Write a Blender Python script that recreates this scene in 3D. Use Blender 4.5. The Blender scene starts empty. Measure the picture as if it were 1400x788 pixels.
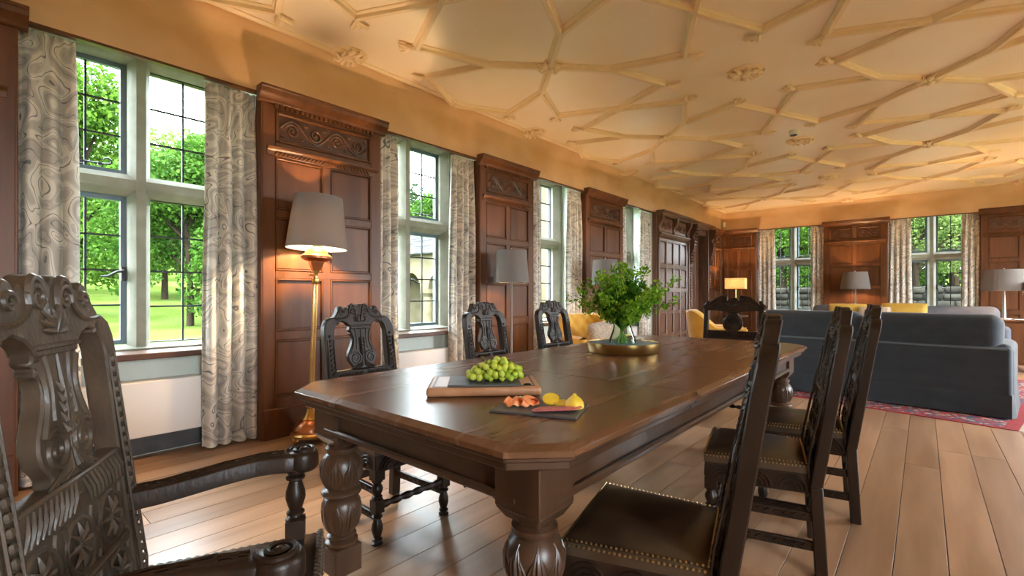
import bpy, bmesh, math, random
import numpy as np
from mathutils import Vector, Matrix
random.seed(7)
rng = np.random.default_rng(7)
R = math.radians
PI = math.pi
scene = bpy.context.scene
C = scene.collection

# ------------------------------------------------------------------ camera
YAW = math.atan(563.0 / 650.0)
cam_d = bpy.data.cameras.new('camera')
cam_d.sensor_width = 36.0
cam_d.lens = 650.0 / 1400.0 * 36.0
cam_d.shift_y = 9.0 / 1400.0
cam_d.clip_start = 0.02
cam_d.clip_end = 500
cam = bpy.data.objects.new('camera', cam_d)
C.objects.link(cam)
cam.location = (0, 0, 1.12)
cam.rotation_euler = (R(90), 0, YAW)
scene.camera = cam

# ------------------------------------------------------------------ sky, sun, exposure
SKY = 12.0
SUN = 3.5
world = bpy.data.worlds.new('sky')
scene.world = world
world.use_nodes = True
bg = world.node_tree.nodes['Background']
bg.inputs[0].default_value = (0.82, 0.92, 1.0, 1)
bg.inputs[1].default_value = SKY
sun_d = bpy.data.lights.new('sun', 'SUN')
sun_d.energy = SUN
sun_d.angle = R(1.0)
sun_d.color = (1.0, 0.93, 0.80)
sun = bpy.data.objects.new('sun', sun_d)
C.objects.link(sun)
sun.rotation_euler = Vector((-0.35, 0.75, -1.25)).to_track_quat('-Z', 'Y').to_euler()
scene.view_settings.view_transform = 'Standard'
scene.view_settings.look = 'None'
scene.view_settings.gamma = 1.0
scene.view_settings.use_curve_mapping = False
scene.view_settings.exposure = 1.7
scene.cycles.max_bounces = 10
scene.cycles.diffuse_bounces = 6
scene.cycles.glossy_bounces = 4
scene.cycles.transparent_max_bounces = 16
scene.cycles.caustics_reflective = False
scene.cycles.caustics_refractive = False
scene.cycles.sample_clamp_indirect = 6.0
scene.cycles.use_denoising = True

# ------------------------------------------------------------------ mesh helpers
class MB:
    def __init__(s):
        s.v = []; s.f = []
    def add(s, vs, fs):
        o = len(s.v)
        s.v.extend([tuple(p) for p in vs])
        s.f.extend([tuple(i + o for i in q) for q in fs])
        return s
    def box(s, x0, x1, y0, y1, z0, z1):
        return s.add([(x0,y0,z0),(x1,y0,z0),(x1,y1,z0),(x0,y1,z0),(x0,y0,z1),(x1,y0,z1),(x1,y1,z1),(x0,y1,z1)],
                     [(0,3,2,1),(4,5,6,7),(0,1,5,4),(1,2,6,5),(2,3,7,6),(3,0,4,7)])
    def prism(s, pts, fn, d0, d1):
        n = len(pts)
        vs = [fn(a, b, d0) for a, b in pts] + [fn(a, b, d1) for a, b in pts]
        fs = [tuple(range(n))[::-1], tuple(range(n, 2*n))]
        for i in range(n):
            j = (i + 1) % n
            fs.append((i, j, n + j, n + i))
        return s.add(vs, fs)
    def tube(s, pts, r, n=6, caps=True, squash=None):
        P = [Vector(p) for p in pts]
        m = len(P)
        rr = [r] * m if not hasattr(r, '__len__') else r
        vs = []
        up = None
        for i in range(m):
            t = (P[min(i+1, m-1)] - P[max(i-1, 0)])
            if t.length < 1e-9: t = Vector((0,0,1))
            t.normalize()
            if up is None:
                up = Vector((0,0,1)) if abs(t.z) < 0.9 else Vector((1,0,0))
            a = (up - t * up.dot(t))
            if a.length < 1e-6:
                a = Vector((0,1,0)) - t * t.y
            a.normalize()
            b = t.cross(a)
            up = a
            for k in range(n):
                an = 2*PI*k/n
                vs.append(P[i] + (a*math.cos(an) + b*math.sin(an)) * rr[i])
        fs = []
        for i in range(m-1):
            for k in range(n):
                k2 = (k+1) % n
                fs.append((i*n+k, i*n+k2, (i+1)*n+k2, (i+1)*n+k))
        if caps:
            fs.append(tuple(range(n))[::-1]); fs.append(tuple(range((m-1)*n, m*n)))
        return s.add(vs, fs)
    def lathe(s, prof, n=20, c=(0,0,0), sq=0):
        vs = []; fs = []
        m = len(prof)
        for (r, z) in prof:
            for k in range(n):
                a = 2*PI*k/n
                vs.append((c[0]+r*math.cos(a), c[1]+r*math.sin(a), c[2]+z))
        for i in range(m-1):
            for k in range(n):
                k2 = (k+1) % n
                fs.append((i*n+k, i*n+k2, (i+1)*n+k2, (i+1)*n+k))
        if prof[0][0] > 1e-5: fs.append(tuple(range(n))[::-1])
        if prof[-1][0] > 1e-5: fs.append(tuple(range((m-1)*n, m*n)))
        return s.add(vs, fs)
    def ball(s, c, r, nu=8, nv=5):
        if not hasattr(r, '__len__'): r = (r, r, r)
        vs = [(c[0], c[1], c[2]-r[2])]
        for j in range(1, nv):
            p = -PI/2 + PI*j/nv
            for i in range(nu):
                a = 2*PI*i/nu
                vs.append((c[0]+r[0]*math.cos(p)*math.cos(a), c[1]+r[1]*math.cos(p)*math.sin(a), c[2]+r[2]*math.sin(p)))
        vs.append((c[0], c[1], c[2]+r[2]))
        fs = []
        for i in range(nu):
            fs.append((0, 1+(i+1) % nu, 1+i))
            fs.append((len(vs)-1, 1+(nv-2)*nu+i, 1+(nv-2)*nu+(i+1) % nu))
        for j in range(nv-2):
            for i in range(nu):
                i2 = (i+1) % nu
                fs.append((1+j*nu+i, 1+j*nu+i2, 1+(j+1)*nu+i2, 1+(j+1)*nu+i))
        return s.add(vs, fs)
    def grid(s, fn, nu, nv, flip=False):
        vs = [fn(i/nu, j/nv) for j in range(nv+1) for i in range(nu+1)]
        fs = []
        for j in range(nv):
            for i in range(nu):
                a = j*(nu+1)+i
                q = (a, a+1, a+nu+2, a+nu+1)
                fs.append(q[::-1] if flip else q)
        return s.add(vs, fs)
    def warp(s, fn):
        s.v = [tuple(fn(*p)) for p in s.v]
        return s
    def mesh(s, name, bevel=0, smooth=35, seg=1):
        me = bpy.data.meshes.new(name)
        me.from_pydata(s.v, [], s.f)
        bm = bmesh.new(); bm.from_mesh(me)
        bmesh.ops.recalc_face_normals(bm, faces=bm.faces)
        if bevel:
            es = [e for e in bm.edges if len(e.link_faces) == 2 and e.calc_face_angle(0) > R(28)]
            bmesh.ops.bevel(bm, geom=es, offset=bevel, segments=seg, profile=0.5, affect='EDGES', clamp_overlap=True)
        bm.to_mesh(me); bm.free()
        if smooth is not None:
            me.polygons.foreach_set('use_smooth', [True]*len(me.polygons))
            me.set_sharp_from_angle(angle=R(smooth))
        return me
    def build(s, name, mat, parent=None, bevel=0, smooth=35, seg=1):
        return obj(name, s.mesh(name, bevel, smooth, seg), mat, parent)

def obj(name, me, mat, parent=None, loc=None, rz=None):
    if mat is not None and len(me.materials) == 0:
        me.materials.append(M[mat])
    o = bpy.data.objects.new(name, me)
    C.objects.link(o)
    if parent: o.parent = parent
    if loc: o.location = loc
    if rz is not None: o.rotation_euler = (0, 0, rz)
    return o
def tag(o, label=None, cat=None, group=None, kind=None):
    if label: o['label'] = label
    if cat: o['category'] = cat
    if group: o['group'] = group
    if kind: o['kind'] = kind
    return o
def thing(name, label, cat, loc=(0,0,0), rz=0, group=None):
    o = bpy.data.objects.new(name, None)
    o.empty_display_size = 0.1
    C.objects.link(o)
    o.location = loc; o.rotation_euler = (0, 0, rz)
    return tag(o, label, cat, group)
def setting(name, loc=(0,0,0), rz=0):
    o = bpy.data.objects.new(name, None)
    C.objects.link(o); o.location = loc; o.rotation_euler = (0, 0, rz)
    return tag(o, kind='structure')
def kids(o):
    return [c for c in bpy.data.objects if c.parent == o]
def copy_tree(o, parent=None):
    ch = kids(o)
    c = o.copy(); C.objects.link(c)
    if parent: c.parent = parent
    for k in ch: copy_tree(k, c)
    return c
XZ = lambda y0=0: (lambda a, b, d: (a, y0 + d, b))
def XYf(a, b, d): return (a, b, d)
def XZf(a, b, d): return (a, d, b)
def YZf(a, b, d): return (d, a, b)
def spiral(cx, cz, r0, r1, a0, turns, n=26, y=0):
    return [(cx + (r0+(r1-r0)*i/n)*math.cos(a0+2*PI*turns*i/n), y, cz + (r0+(r1-r0)*i/n)*math.sin(a0+2*PI*turns*i/n)) for i in range(n+1)]
def bez(p0, p1, p2, p3, n=12):
    out = []
    for i in range(n+1):
        t = i/n; u = 1-t
        out.append(tuple(u*u*u*a+3*u*u*t*b+3*u*t*t*c+t*t*t*d for a, b, c, d in zip(p0, p1, p2, p3)))
    return out

# ------------------------------------------------------------------ materials
M = {}
def mat(name, c1, c2=None, scale=(4,4,4), rough=0.5, metal=0.0, bump=0.0, bscale=None, detail=5, spec=0.5, lo=0.35, hi=0.65,
        rand=0.0, coat=0.0, sheen=0.0, rvar=0.0, distort=0.0):
    m = bpy.data.materials.new(name); m.use_nodes = True
    nt = m.node_tree; N = nt.nodes; L = nt.links
    b = N['Principled BSDF']
    b.inputs['Roughness'].default_value = rough
    b.inputs['Metallic'].default_value = metal
    b.inputs['Specular IOR Level'].default_value = spec
    b.inputs['Coat Weight'].default_value = coat
    b.inputs['Coat Roughness'].default_value = 0.12
    b.inputs['Sheen Weight'].default_value = sheen
    b.inputs['Base Color'].default_value = (*c1, 1)
    tc = N.new('ShaderNodeTexCoord'); mp = N.new('ShaderNodeMapping')
    L.new(tc.outputs['Object'], mp.inputs['Vector'])
    mp.inputs['Scale'].default_value = scale
    vec = mp.outputs['Vector']
    if rand:
        oi = N.new('ShaderNodeObjectInfo')
        ad = N.new('ShaderNodeVectorMath'); ad.operation = 'ADD'
        ml = N.new('ShaderNodeMath'); ml.operation = 'MULTIPLY'; ml.inputs[1].default_value = 37.0
        L.new(oi.outputs['Random'], ml.inputs[0]); L.new(ml.outputs[0], ad.inputs[1]); L.new(vec, ad.inputs[0])
        vec = ad.outputs[0]
    nz = N.new('ShaderNodeTexNoise'); nz.inputs['Scale'].default_value = 1.0; nz.inputs['Detail'].default_value = detail
    nz.inputs['Distortion'].default_value = distort
    L.new(vec, nz.inputs['Vector'])
    col = None
    if c2:
        rp = N.new('ShaderNodeValToRGB')
        rp.color_ramp.elements[0].position = lo; rp.color_ramp.elements[1].position = hi
        rp.color_ramp.elements[0].color = (*c1, 1); rp.color_ramp.elements[1].color = (*c2, 1)
        L.new(nz.outputs['Fac'], rp.inputs['Fac'])
        col = rp.outputs['Color']
        if rand:
            hs = N.new('ShaderNodeHueSaturation')
            mr = N.new('ShaderNodeMapRange')
            mr.inputs['To Min'].default_value = 1-rand; mr.inputs['To Max'].default_value = 1+rand
            L.new(oi.outputs['Random'], mr.inputs['Value']); L.new(mr.outputs[0], hs.inputs['Value']); L.new(col, hs.inputs['Color'])
            col = hs.outputs['Color']
        L.new(col, b.inputs['Base Color'])
    if rvar:
        mr = N.new('ShaderNodeMapRange')
        mr.inputs['To Min'].default_value = rough-rvar; mr.inputs['To Max'].default_value = rough+rvar
        L.new(nz.outputs['Fac'], mr.inputs['Value']); L.new(mr.outputs[0], b.inputs['Roughness'])
    if bump:
        bn = N.new('ShaderNodeBump'); bn.inputs['Strength'].default_value = bump; bn.inputs['Distance'].default_value = 0.01
        src = nz
        if bscale:
            src = N.new('ShaderNodeTexNoise'); src.inputs['Scale'].default_value = 1.0; src.inputs['Detail'].default_value = 4
            m2 = N.new('ShaderNodeMapping'); m2.inputs['Scale'].default_value = bscale
            L.new(tc.outputs['Object'], m2.inputs['Vector']); L.new(m2.outputs[0], src.inputs['Vector'])
        L.new(src.outputs['Fac'], bn.inputs['Height']); L.new(bn.outputs['Normal'], b.inputs['Normal'])
    M[name] = m
    return m
mat('plank', (0.32,0.185,0.105), (0.45,0.28,0.17), (9,0.9,9), rough=0.36, bump=0.08, bscale=(60,5,60), rand=0.22, rvar=0.07)
mat('subfloor', (0.02,0.012,0.008), rough=0.9)
mat('ochre', (0.62,0.39,0.20), (0.76,0.53,0.32), (1.6,1.6,2.2), rough=0.55, bump=0.05, bscale=(30,30,30))
mat('ceiling', (0.92,0.77,0.57), (0.96,0.85,0.69), (0.8,0.8,0.8), rough=0.32, bump=0.06, bscale=(9,22,9), spec=0.55)
mat('stucco', (0.84,0.66,0.43), (0.90,0.74,0.52), (3,3,3), rough=0.42)
mat('paint_green', (0.55,0.61,0.55), (0.61,0.66,0.60), (2,2,2), rough=0.6)
mat('white_paint', (0.80,0.77,0.73), rough=0.45)
mat('stone', (0.23,0.22,0.17), (0.31,0.295,0.235), (6,6,6), rough=0.8, bump=0.12, bscale=(60,60,60))
mat('steel_blue', (0.13,0.19,0.23), rough=0.5)
mat('iron', (0.012,0.012,0.014), rough=0.5)
mat('lead', (0.02,0.022,0.025), rough=0.6)
mat('oak_panel', (0.085,0.029,0.009), (0.145,0.053,0.0165), (9,9,1.1), rough=0.40, spec=0.35, bump=0.04, bscale=(60,60,6), rand=0.10)
mat('oak_dark', (0.070,0.027,0.012), (0.11,0.045,0.020), (10,10,2), rough=0.36, bump=0.06)
mat('oak_screen', (0.10,0.046,0.026), (0.15,0.074,0.042), (10,10,1.5), rough=0.30, bump=0.05)
mat('chair_oak', (0.015,0.008,0.005), (0.032,0.017,0.010), (14,14,5), spec=0.3, rough=0.38, bump=0.10, bscale=(90,90,50))
mat('arm_oak', (0.044,0.031,0.021), (0.085,0.062,0.042), (16,16,7), rough=0.36, bump=0.15, bscale=(120,120,80))
mat('table_top', (0.115,0.050,0.022), (0.165,0.077,0.036), (20,1.4,6), rough=0.27, bump=0.012, bscale=(60,4,20), rvar=0.02)
mat('table_oak', (0.048,0.023,0.0115), (0.082,0.041,0.021), (12,12,2.5), rough=0.35, bump=0.06)
mat('leather', (0.040,0.025,0.014), (0.068,0.044,0.025), (9,9,9), rough=0.30, bump=0.06, bscale=(160,160,160))
mat('leather_dark', (0.014,0.012,0.011), (0.022,0.018,0.016), (9,9,9), rough=0.25, bump=0.06, bscale=(160,160,160))
mat('brass', (0.72,0.48,0.18), (0.58,0.36,0.12), (10,10,10), rough=0.28, metal=1.0)
mat('brass_tray', (0.62,0.44,0.17), (0.52,0.35,0.12), (6,6,6), rough=0.30, metal=1.0)
mat('tray_blue', (0.05,0.12,0.17), (0.08,0.17,0.22), (8,8,8), rough=0.4)
mat('copper', (0.68,0.30,0.16), (0.56,0.22,0.11), (10,10,10), rough=0.3, metal=1.0)
mat('nail', (0.55,0.42,0.22), rough=0.35, metal=1.0)
mat('steel', (0.50,0.50,0.50), rough=0.35, metal=1.0)
mat('velvet', (0.011,0.019,0.028), (0.020,0.031,0.043), (5,5,9), rough=0.7, sheen=0.15, bump=0.1, bscale=(12,12,12))
mat('velvet_seam', (0.10,0.12,0.14), rough=0.6, sheen=0.2)
mat('grey_cloth', (0.085,0.095,0.125), (0.11,0.12,0.15), (8,8,8), rough=0.85)
mat('mustard', (0.60,0.30,0.015), (0.70,0.38,0.03), (6,6,6), rough=0.7, sheen=0.4)
mat('mustard_pillow', (0.50,0.31,0.035), (0.58,0.38,0.06), (6,6,6), rough=0.75, sheen=0.2)
mat('linen', (0.55,0.46,0.36), rough=0.9)
mat('rug_red', (0.34,0.018,0.020), (0.26,0.012,0.018), (14,14,14), rough=0.95)
mat('fringe', (0.62,0.55,0.44), rough=0.95)
mat('slate', (0.055,0.058,0.062), (0.085,0.088,0.09), (9,9,9), rough=0.45, bump=0.15, bscale=(40,40,40))
mat('board_wood', (0.40,0.19,0.09), (0.50,0.26,0.13), (20,4,10), rough=0.4)
mat('grape_stem', (0.20,0.17,0.05), rough=0.6)
mat('salmon', (0.80,0.22,0.06), (0.92,0.45,0.22), (60,20,60), rough=0.35, distort=1.0)
mat('meat', (0.42,0.045,0.05), (0.68,0.22,0.20), (110,110,110), rough=0.5, detail=2)
mat('lemon_skin', (0.80,0.55,0.03), (0.86,0.64,0.06), (60,60,60), rough=0.4, bump=0.2, bscale=(200,200,200))
mat('lemon_flesh', (0.80,0.68,0.22), (0.88,0.80,0.42), (50,50,50), rough=0.35)
mat('garnish', (0.75,0.72,0.68), rough=0.4)
mat('leaf', (0.055,0.20,0.012), (0.17,0.36,0.03), (18,18,18), rough=0.5)
mat('stem', (0.12,0.24,0.03), rough=0.5)
mat('lawn', (0.034,0.052,0.009), (0.054,0.076,0.018), (0.3,0.3,0.3), rough=0.95, spec=0.0, bump=0.3, bscale=(8,8,8))
mat('bark', (0.012,0.009,0.006), (0.022,0.016,0.011), (3,3,1), rough=0.9, spec=0.0)
mat('house_stone', (0.070,0.059,0.035), (0.105,0.088,0.053), (2.5,2.5,2.5), spec=0.05, rough=0.9, bump=0.2)
mat('rubble', (0.012,0.011,0.009), (0.030,0.028,0.023), (3,3,3), spec=0.05, rough=0.95, rand=0.3)
mat('roof_slate', (0.016,0.016,0.017), (0.03,0.03,0.03), (3,3,3), spec=0.05, rough=0.85, rand=0.25)
mat('gravel', (0.13,0.12,0.105), (0.17,0.16,0.14), (30,30,30), spec=0.05, rough=0.95)
mat('dark_void', (0.012,0.012,0.012), rough=0.9)
mat('hill', (0.075,0.13,0.035), (0.11,0.17,0.05), (0.05,0.05,0.05), rough=1.0)
mat('plastic', (0.78,0.78,0.76), rough=0.4)
mat('right_wood', (0.16,0.07,0.03), (0.22,0.10,0.05), (2,2,1), rough=0.5)

def node_mat(name):
    m = bpy.data.materials.new(name); m.use_nodes = True
    M[name] = m
    return m, m.node_tree.nodes, m.node_tree.links, m.node_tree.nodes['Principled BSDF']
# window glass: clear thin pane with a faint mirror
m, N, L, b = node_mat('glass')
N.remove(b)
tr = N.new('ShaderNodeBsdfTransparent'); gl = N.new('ShaderNodeBsdfGlossy'); gl.inputs['Roughness'].default_value = 0.02
tr.inputs[0].default_value = (0.95, 0.97, 0.96, 1)
mx = N.new('ShaderNodeMixShader'); mx.inputs[0].default_value = 0.004
L.new(tr.outputs[0], mx.inputs[1]); L.new(gl.outputs[0], mx.inputs[2]); L.new(mx.outputs[0], N['Material Output'].inputs[0])
# vase glass
m, N, L, b = node_mat('vase_glass')
N.remove(b)
tr = N.new('ShaderNodeBsdfTransparent'); gl = N.new('ShaderNodeBsdfGlossy'); gl.inputs['Roughness'].default_value = 0.03
tr.inputs[0].default_value = (0.88, 0.93, 0.88, 1)
lw = N.new('ShaderNodeLayerWeight'); lw.inputs[0].default_value = 0.12
mx = N.new('ShaderNodeMixShader')
L.new(lw.outputs['Fresnel'], mx.inputs[0]); L.new(tr.outputs[0], mx.inputs[1]); L.new(gl.outputs[0], mx.inputs[2]); L.new(mx.outputs[0], N['Material Output'].inputs[0])
# lamp shades
def shade_mat(name, col, trans, tcol):
    m, N, L, b = node_mat(name)
    b.inputs['Base Color'].default_value = (*col, 1); b.inputs['Roughness'].default_value = 0.9
    tl = N.new('ShaderNodeBsdfTranslucent'); tl.inputs[0].default_value = (*tcol, 1)
    wv = N.new('ShaderNodeTexNoise'); wv.inputs['Scale'].default_value = 160
    bn = N.new('ShaderNodeBump'); bn.inputs['Strength'].default_value = 0.15
    L.new(wv.outputs[0], bn.inputs['Height']); L.new(bn.outputs[0], b.inputs['Normal'])
    mx = N.new('ShaderNodeMixShader'); mx.inputs[0].default_value = trans
    L.new(b.outputs[0], mx.inputs[1]); L.new(tl.outputs[0], mx.inputs[2]); L.new(mx.outputs[0], N['Material Output'].inputs[0])
shade_mat('shade_grey', (0.18,0.173,0.17), 0.10, (0.5,0.42,0.36))
shade_mat('shade_lit', (0.80,0.68,0.46), 0.55, (0.9,0.74,0.5))
m, N, L, b = node_mat('bulb')
b.inputs['Base Color'].default_value = (1,0.85,0.6,1)
b.inputs['Emission Color'].default_value = (1.0,0.66,0.33,1); b.inputs['Emission Strength'].default_value = 14
# foliage
def foliage_mat(name, c1, c2, trans=0.35):
    m, N, L, b = node_mat(name)
    ge = N.new('ShaderNodeNewGeometry')
    rp = N.new('ShaderNodeValToRGB')
    rp.color_ramp.elements[0].color = (*c1, 1); rp.color_ramp.elements[1].color = (*c2, 1)
    L.new(ge.outputs['Random Per Island'], rp.inputs[0]); L.new(rp.outputs[0], b.inputs['Base Color'])
    b.inputs['Roughness'].default_value = 0.6; b.inputs['Specular IOR Level'].default_value = 0.06
    tl = N.new('ShaderNodeBsdfTranslucent'); L.new(rp.outputs[0], tl.inputs[0])
    mx = N.new('ShaderNodeMixShader'); mx.inputs[0].default_value = trans
    L.new(b.outputs[0], mx.inputs[1]); L.new(tl.outputs[0], mx.inputs[2]); L.new(mx.outputs[0], N['Material Output'].inputs[0])
foliage_mat('fol_bright', (0.018,0.055,0.005), (0.065,0.125,0.012))
foliage_mat('fol_mid', (0.013,0.042,0.005), (0.045,0.098,0.010))
foliage_mat('fol_dark', (0.008,0.020,0.007), (0.028,0.050,0.016))
foliage_mat('fol_light', (0.05,0.085,0.016), (0.11,0.15,0.042))
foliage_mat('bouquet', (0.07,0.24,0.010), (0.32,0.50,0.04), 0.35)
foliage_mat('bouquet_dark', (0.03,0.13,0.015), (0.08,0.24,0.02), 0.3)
# grapes
m, N, L, b = node_mat('grape')
oi = N.new('ShaderNodeObjectInfo'); rp = N.new('ShaderNodeValToRGB')
rp.color_ramp.elements[0].color = (0.26,0.40,0.02,1); rp.color_ramp.elements[1].color = (0.52,0.58,0.07,1)
L.new(oi.outputs['Random'], rp.inputs[0]); L.new(rp.outputs[0], b.inputs['Base Color'])
b.inputs['Roughness'].default_value = 0.25; b.inputs['Subsurface Weight'].default_value = 0.3; b.inputs['Subsurface Radius'].default_value = (0.01,0.01,0.004)
b.inputs['Subsurface Scale'].default_value = 0.5
# curtain cloth: pale ground, swirling grey line pattern
def pattern_cloth(name, ground, ground2, line, sc=5.0):
    m, N, L, b = node_mat(name)
    tc = N.new('ShaderNodeTexCoord'); mp = N.new('ShaderNodeMapping'); mp.inputs['Scale'].default_value = (1.0, 0.25, 0.85)
    L.new(tc.outputs['Object'], mp.inputs[0])
    oi = N.new('ShaderNodeObjectInfo'); ad = N.new('ShaderNodeVectorMath'); ad.operation = 'ADD'
    ml = N.new('ShaderNodeMath'); ml.operation = 'MULTIPLY'; ml.inputs[1].default_value = 9.0
    L.new(oi.outputs['Random'], ml.inputs[0]); L.new(ml.outputs[0], ad.inputs[1]); L.new(mp.outputs[0], ad.inputs[0])
    nz = N.new('ShaderNodeTexNoise'); nz.inputs['Scale'].default_value = sc; nz.inputs['Detail'].default_value = 0.6; nz.inputs['Distortion'].default_value = 1.6
    L.new(ad.outputs[0], nz.inputs['Vector'])
    def lines(k, thr, soft):
        mu = N.new('ShaderNodeMath'); mu.operation = 'MULTIPLY'; mu.inputs[1].default_value = k
        fr = N.new('ShaderNodeMath'); fr.operation = 'PINGPONG'; fr.inputs[1].default_value = 0.5
        mr = N.new('ShaderNodeMapRange'); mr.inputs['From Min'].default_value = thr; mr.inputs['From Max'].default_value = thr+soft
        L.new(nz.outputs['Fac'], mu.inputs[0]); L.new(mu.outputs[0], fr.inputs[0]); L.new(fr.outputs[0], mr.inputs['Value'])
        return mr.outputs[0]
    fill = lines(5.0, 0.20, 0.03); edge = lines(10.0, 0.025, 0.03); vein = lines(20.0, 0.05, 0.12)
    def mixc(fac, a, b_):
        mx_ = N.new('ShaderNodeMix'); mx_.data_type = 'RGBA'
        if hasattr(fac, 'links'): L.new(fac, mx_.inputs[0])
        else: mx_.inputs[0].default_value = fac
        for q, v in ((6, a), (7, b_)):
            if isinstance(v, tuple): mx_.inputs[q].default_value = (*v, 1)
            else: L.new(v, mx_.inputs[q])
        return mx_.outputs[2]
    base = mixc(fill, ground2, ground)
    vd = mixc(0.62, line, ground)
    veined = mixc(vein, vd, ground)
    sel = mixc(fill, base, veined)
    colr = mixc(edge, line, sel)
    rp = N.new('ShaderNodeHueSaturation'); L.new(colr, rp.inputs['Color'])
    L.new(rp.outputs[0], b.inputs['Base Color'])
    b.inputs['Roughness'].default_value = 0.75; b.inputs['Sheen Weight'].default_value = 0.15
    tl = N.new('ShaderNodeBsdfTranslucent'); L.new(rp.outputs[0], tl.inputs[0])
    mx = N.new('ShaderNodeMixShader'); mx.inputs[0].default_value = 0.18
    L.new(b.outputs[0], mx.inputs[1]); L.new(tl.outputs[0], mx.inputs[2]); L.new(mx.outputs[0], N['Material Output'].inputs[0])
pattern_cloth('curtain_cloth', (0.80,0.75,0.66), (0.56,0.52,0.46), (0.22,0.21,0.20), 4.2)
pattern_cloth('pillow_cloth', (0.62,0.52,0.40), (0.52,0.40,0.28), (0.30,0.24,0.17), 9.0)
# rug field: red and navy medallion speckle
m, N, L, b = node_mat('rug_field')
tc = N.new('ShaderNodeTexCoord'); vo = N.new('ShaderNodeTexVoronoi'); vo.inputs['Scale'].default_value = 30
L.new(tc.outputs['Object'], vo.inputs['Vector'])
rp = N.new('ShaderNodeValToRGB'); rp.color_ramp.interpolation = 'CONSTANT'
for pos, c in ((0.0,(0.05,0.06,0.12)),(0.25,(0.34,0.03,0.03)),(0.5,(0.42,0.30,0.22)),(0.68,(0.24,0.02,0.03)),(0.85,(0.10,0.10,0.14))):
    e = rp.color_ramp.elements.new(pos) if pos > 0 else rp.color_ramp.elements[0]
    e.position = pos; e.color = (*c, 1)
rp.color_ramp.elements[-1].color = (0.5,0.4,0.32,1)
sx = N.new('ShaderNodeSeparateColor'); L.new(vo.outputs['Color'], sx.inputs[0]); L.new(sx.outputs[0], rp.inputs[0])
L.new(rp.outputs[0], b.inputs['Base Color']); b.inputs['Roughness'].default_value = 0.95

# ------------------------------------------------------------------ room dimensions
WX = -3.835          # face of the panelling on the long window wall
FY = 12.45           # face of the far wall
RX = 3.87            # right wall
BY = -2.9            # wall behind
CH = 3.15            # ceiling
WT = 2.67            # underside of the plaster frieze
# openings along the left wall (world y) and far wall (world x)
OPEN = [(0.19,1.494),(2.53,3.854),(4.82,6.10),(7.24,8.47)]
FOPEN = [(-3.03,-1.66),(-0.57,0.81),(1.87,3.20)]
DOOR = (10.17, 11.21)

# floor: sub floor and single boards
fl = MB().box(-4.6, RX+0.2, BY-0.2, FY+0.7, -0.12, -0.022).build('floor', 'subfloor')
tag(fl, kind='structure')
PW = 0.1725
plank_mesh = {}
def plank(x, y0, y1, k):
    Ln = round((y1-y0)*4)/4
    key = Ln
    if key not in plank_mesh:
        me = MB().box(-PW/2+0.0016, PW/2-0.0016, -Ln/2+0.0012, Ln/2-0.0012, -0.022, 0.0).mesh('plank', bevel=0.0007)
        me.materials.append(M['plank']); plank_mesh[key] = me
    o = obj('plank', plank_mesh[key], None, fl, (x, y0+Ln/2, 0))
    return Ln
x = -0.268 + PW/2 - PW*24
k = 0
while x < RX:
    y = BY - random.choice((0, 0.5, 1.0, 1.5, 2.0))
    while y < FY:
        Ln = random.choice((3.5, 4.0, 4.5, 5.0))
        y += plank(x, y, y+Ln, k)
    x += PW; k += 1

# ------------------------------------------------------------------ left wall masonry
def W_left(yc): return dict(loc=(WX, yc, 0), rz=R(90))
def W_far(xc): return dict(loc=(xc, FY, 0), rz=0)
wl = MB()
ys = [BY-0.2] + [v for o in OPEN for v in o] + [DOOR[0], DOOR[1], FY+0.6]
solid = [(BY-0.2, OPEN[0][0])] + [(OPEN[i][1], OPEN[i+1][0]) for i in range(3)] + [(OPEN[3][1], DOOR[0]), (DOOR[1], FY+0.6)]
for a, b2 in solid:
    wl.box(WX-0.62, WX-0.02, a, b2, -0.1, 2.86)
for a, b2 in OPEN:
    wl.box(WX-0.62, WX-0.285, a, b2, -0.1, 0.68)
wl.box(WX-0.62, WX-0.25, DOOR[0], DOOR[1], -0.1, 2.86)
wl.box(WX-0.62, WX-0.05, BY-0.2, FY+0.6, 2.86, 3.3)
tag(wl.build('wall_left', 'paint_green'), kind='structure')
# plaster frieze above the openings, with a small cove to the ceiling
def frieze(name, length, loc, rz):
    prof = [(0, WT), (0, 2.98), (0.012, 3.03), (0.045, 3.085), (0.075, 3.12), (0.085, CH+0.01), (-0.07, CH+0.01), (-0.07, WT)]
    o = MB().prism([(-a, z) for a, z in prof], lambda a, b, d: (d, a, b), 0, length).build(name, 'ochre')
    o.location = loc; o.rotation_euler = (0, 0, rz)
    r = MB().prism([(0.010, WT-0.016), (0.010, WT), (-0.04, WT), (-0.04, WT-0.016)], lambda a, b, d: (d, -a, b), 0, length).build('frieze_rail', 'oak_panel', o)
    return tag(o, kind='structure')
frieze('trim_1', FY-BY, (WX, BY, 0), R(90))
frieze('trim_2', RX-WX, (WX, FY, 0), 0)
# far wall
wf = MB()
fx = [WX-0.1] + [v for o in FOPEN for v in o] + [RX+0.2]
for i in range(0, len(fx), 2):
    wf.box(fx[i], fx[i+1], FY+0.02, FY+0.62, -0.1, 2.86)
for a, b2 in FOPEN:
    wf.box(a, b2, FY+0.285, FY+0.62, -0.1, 0.68)
wf.box(WX-0.1, RX+0.2, FY+0.05, FY+0.62, 2.86, 3.3)
tag(wf.build('wall_far', 'paint_green'), kind='structure')
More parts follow.
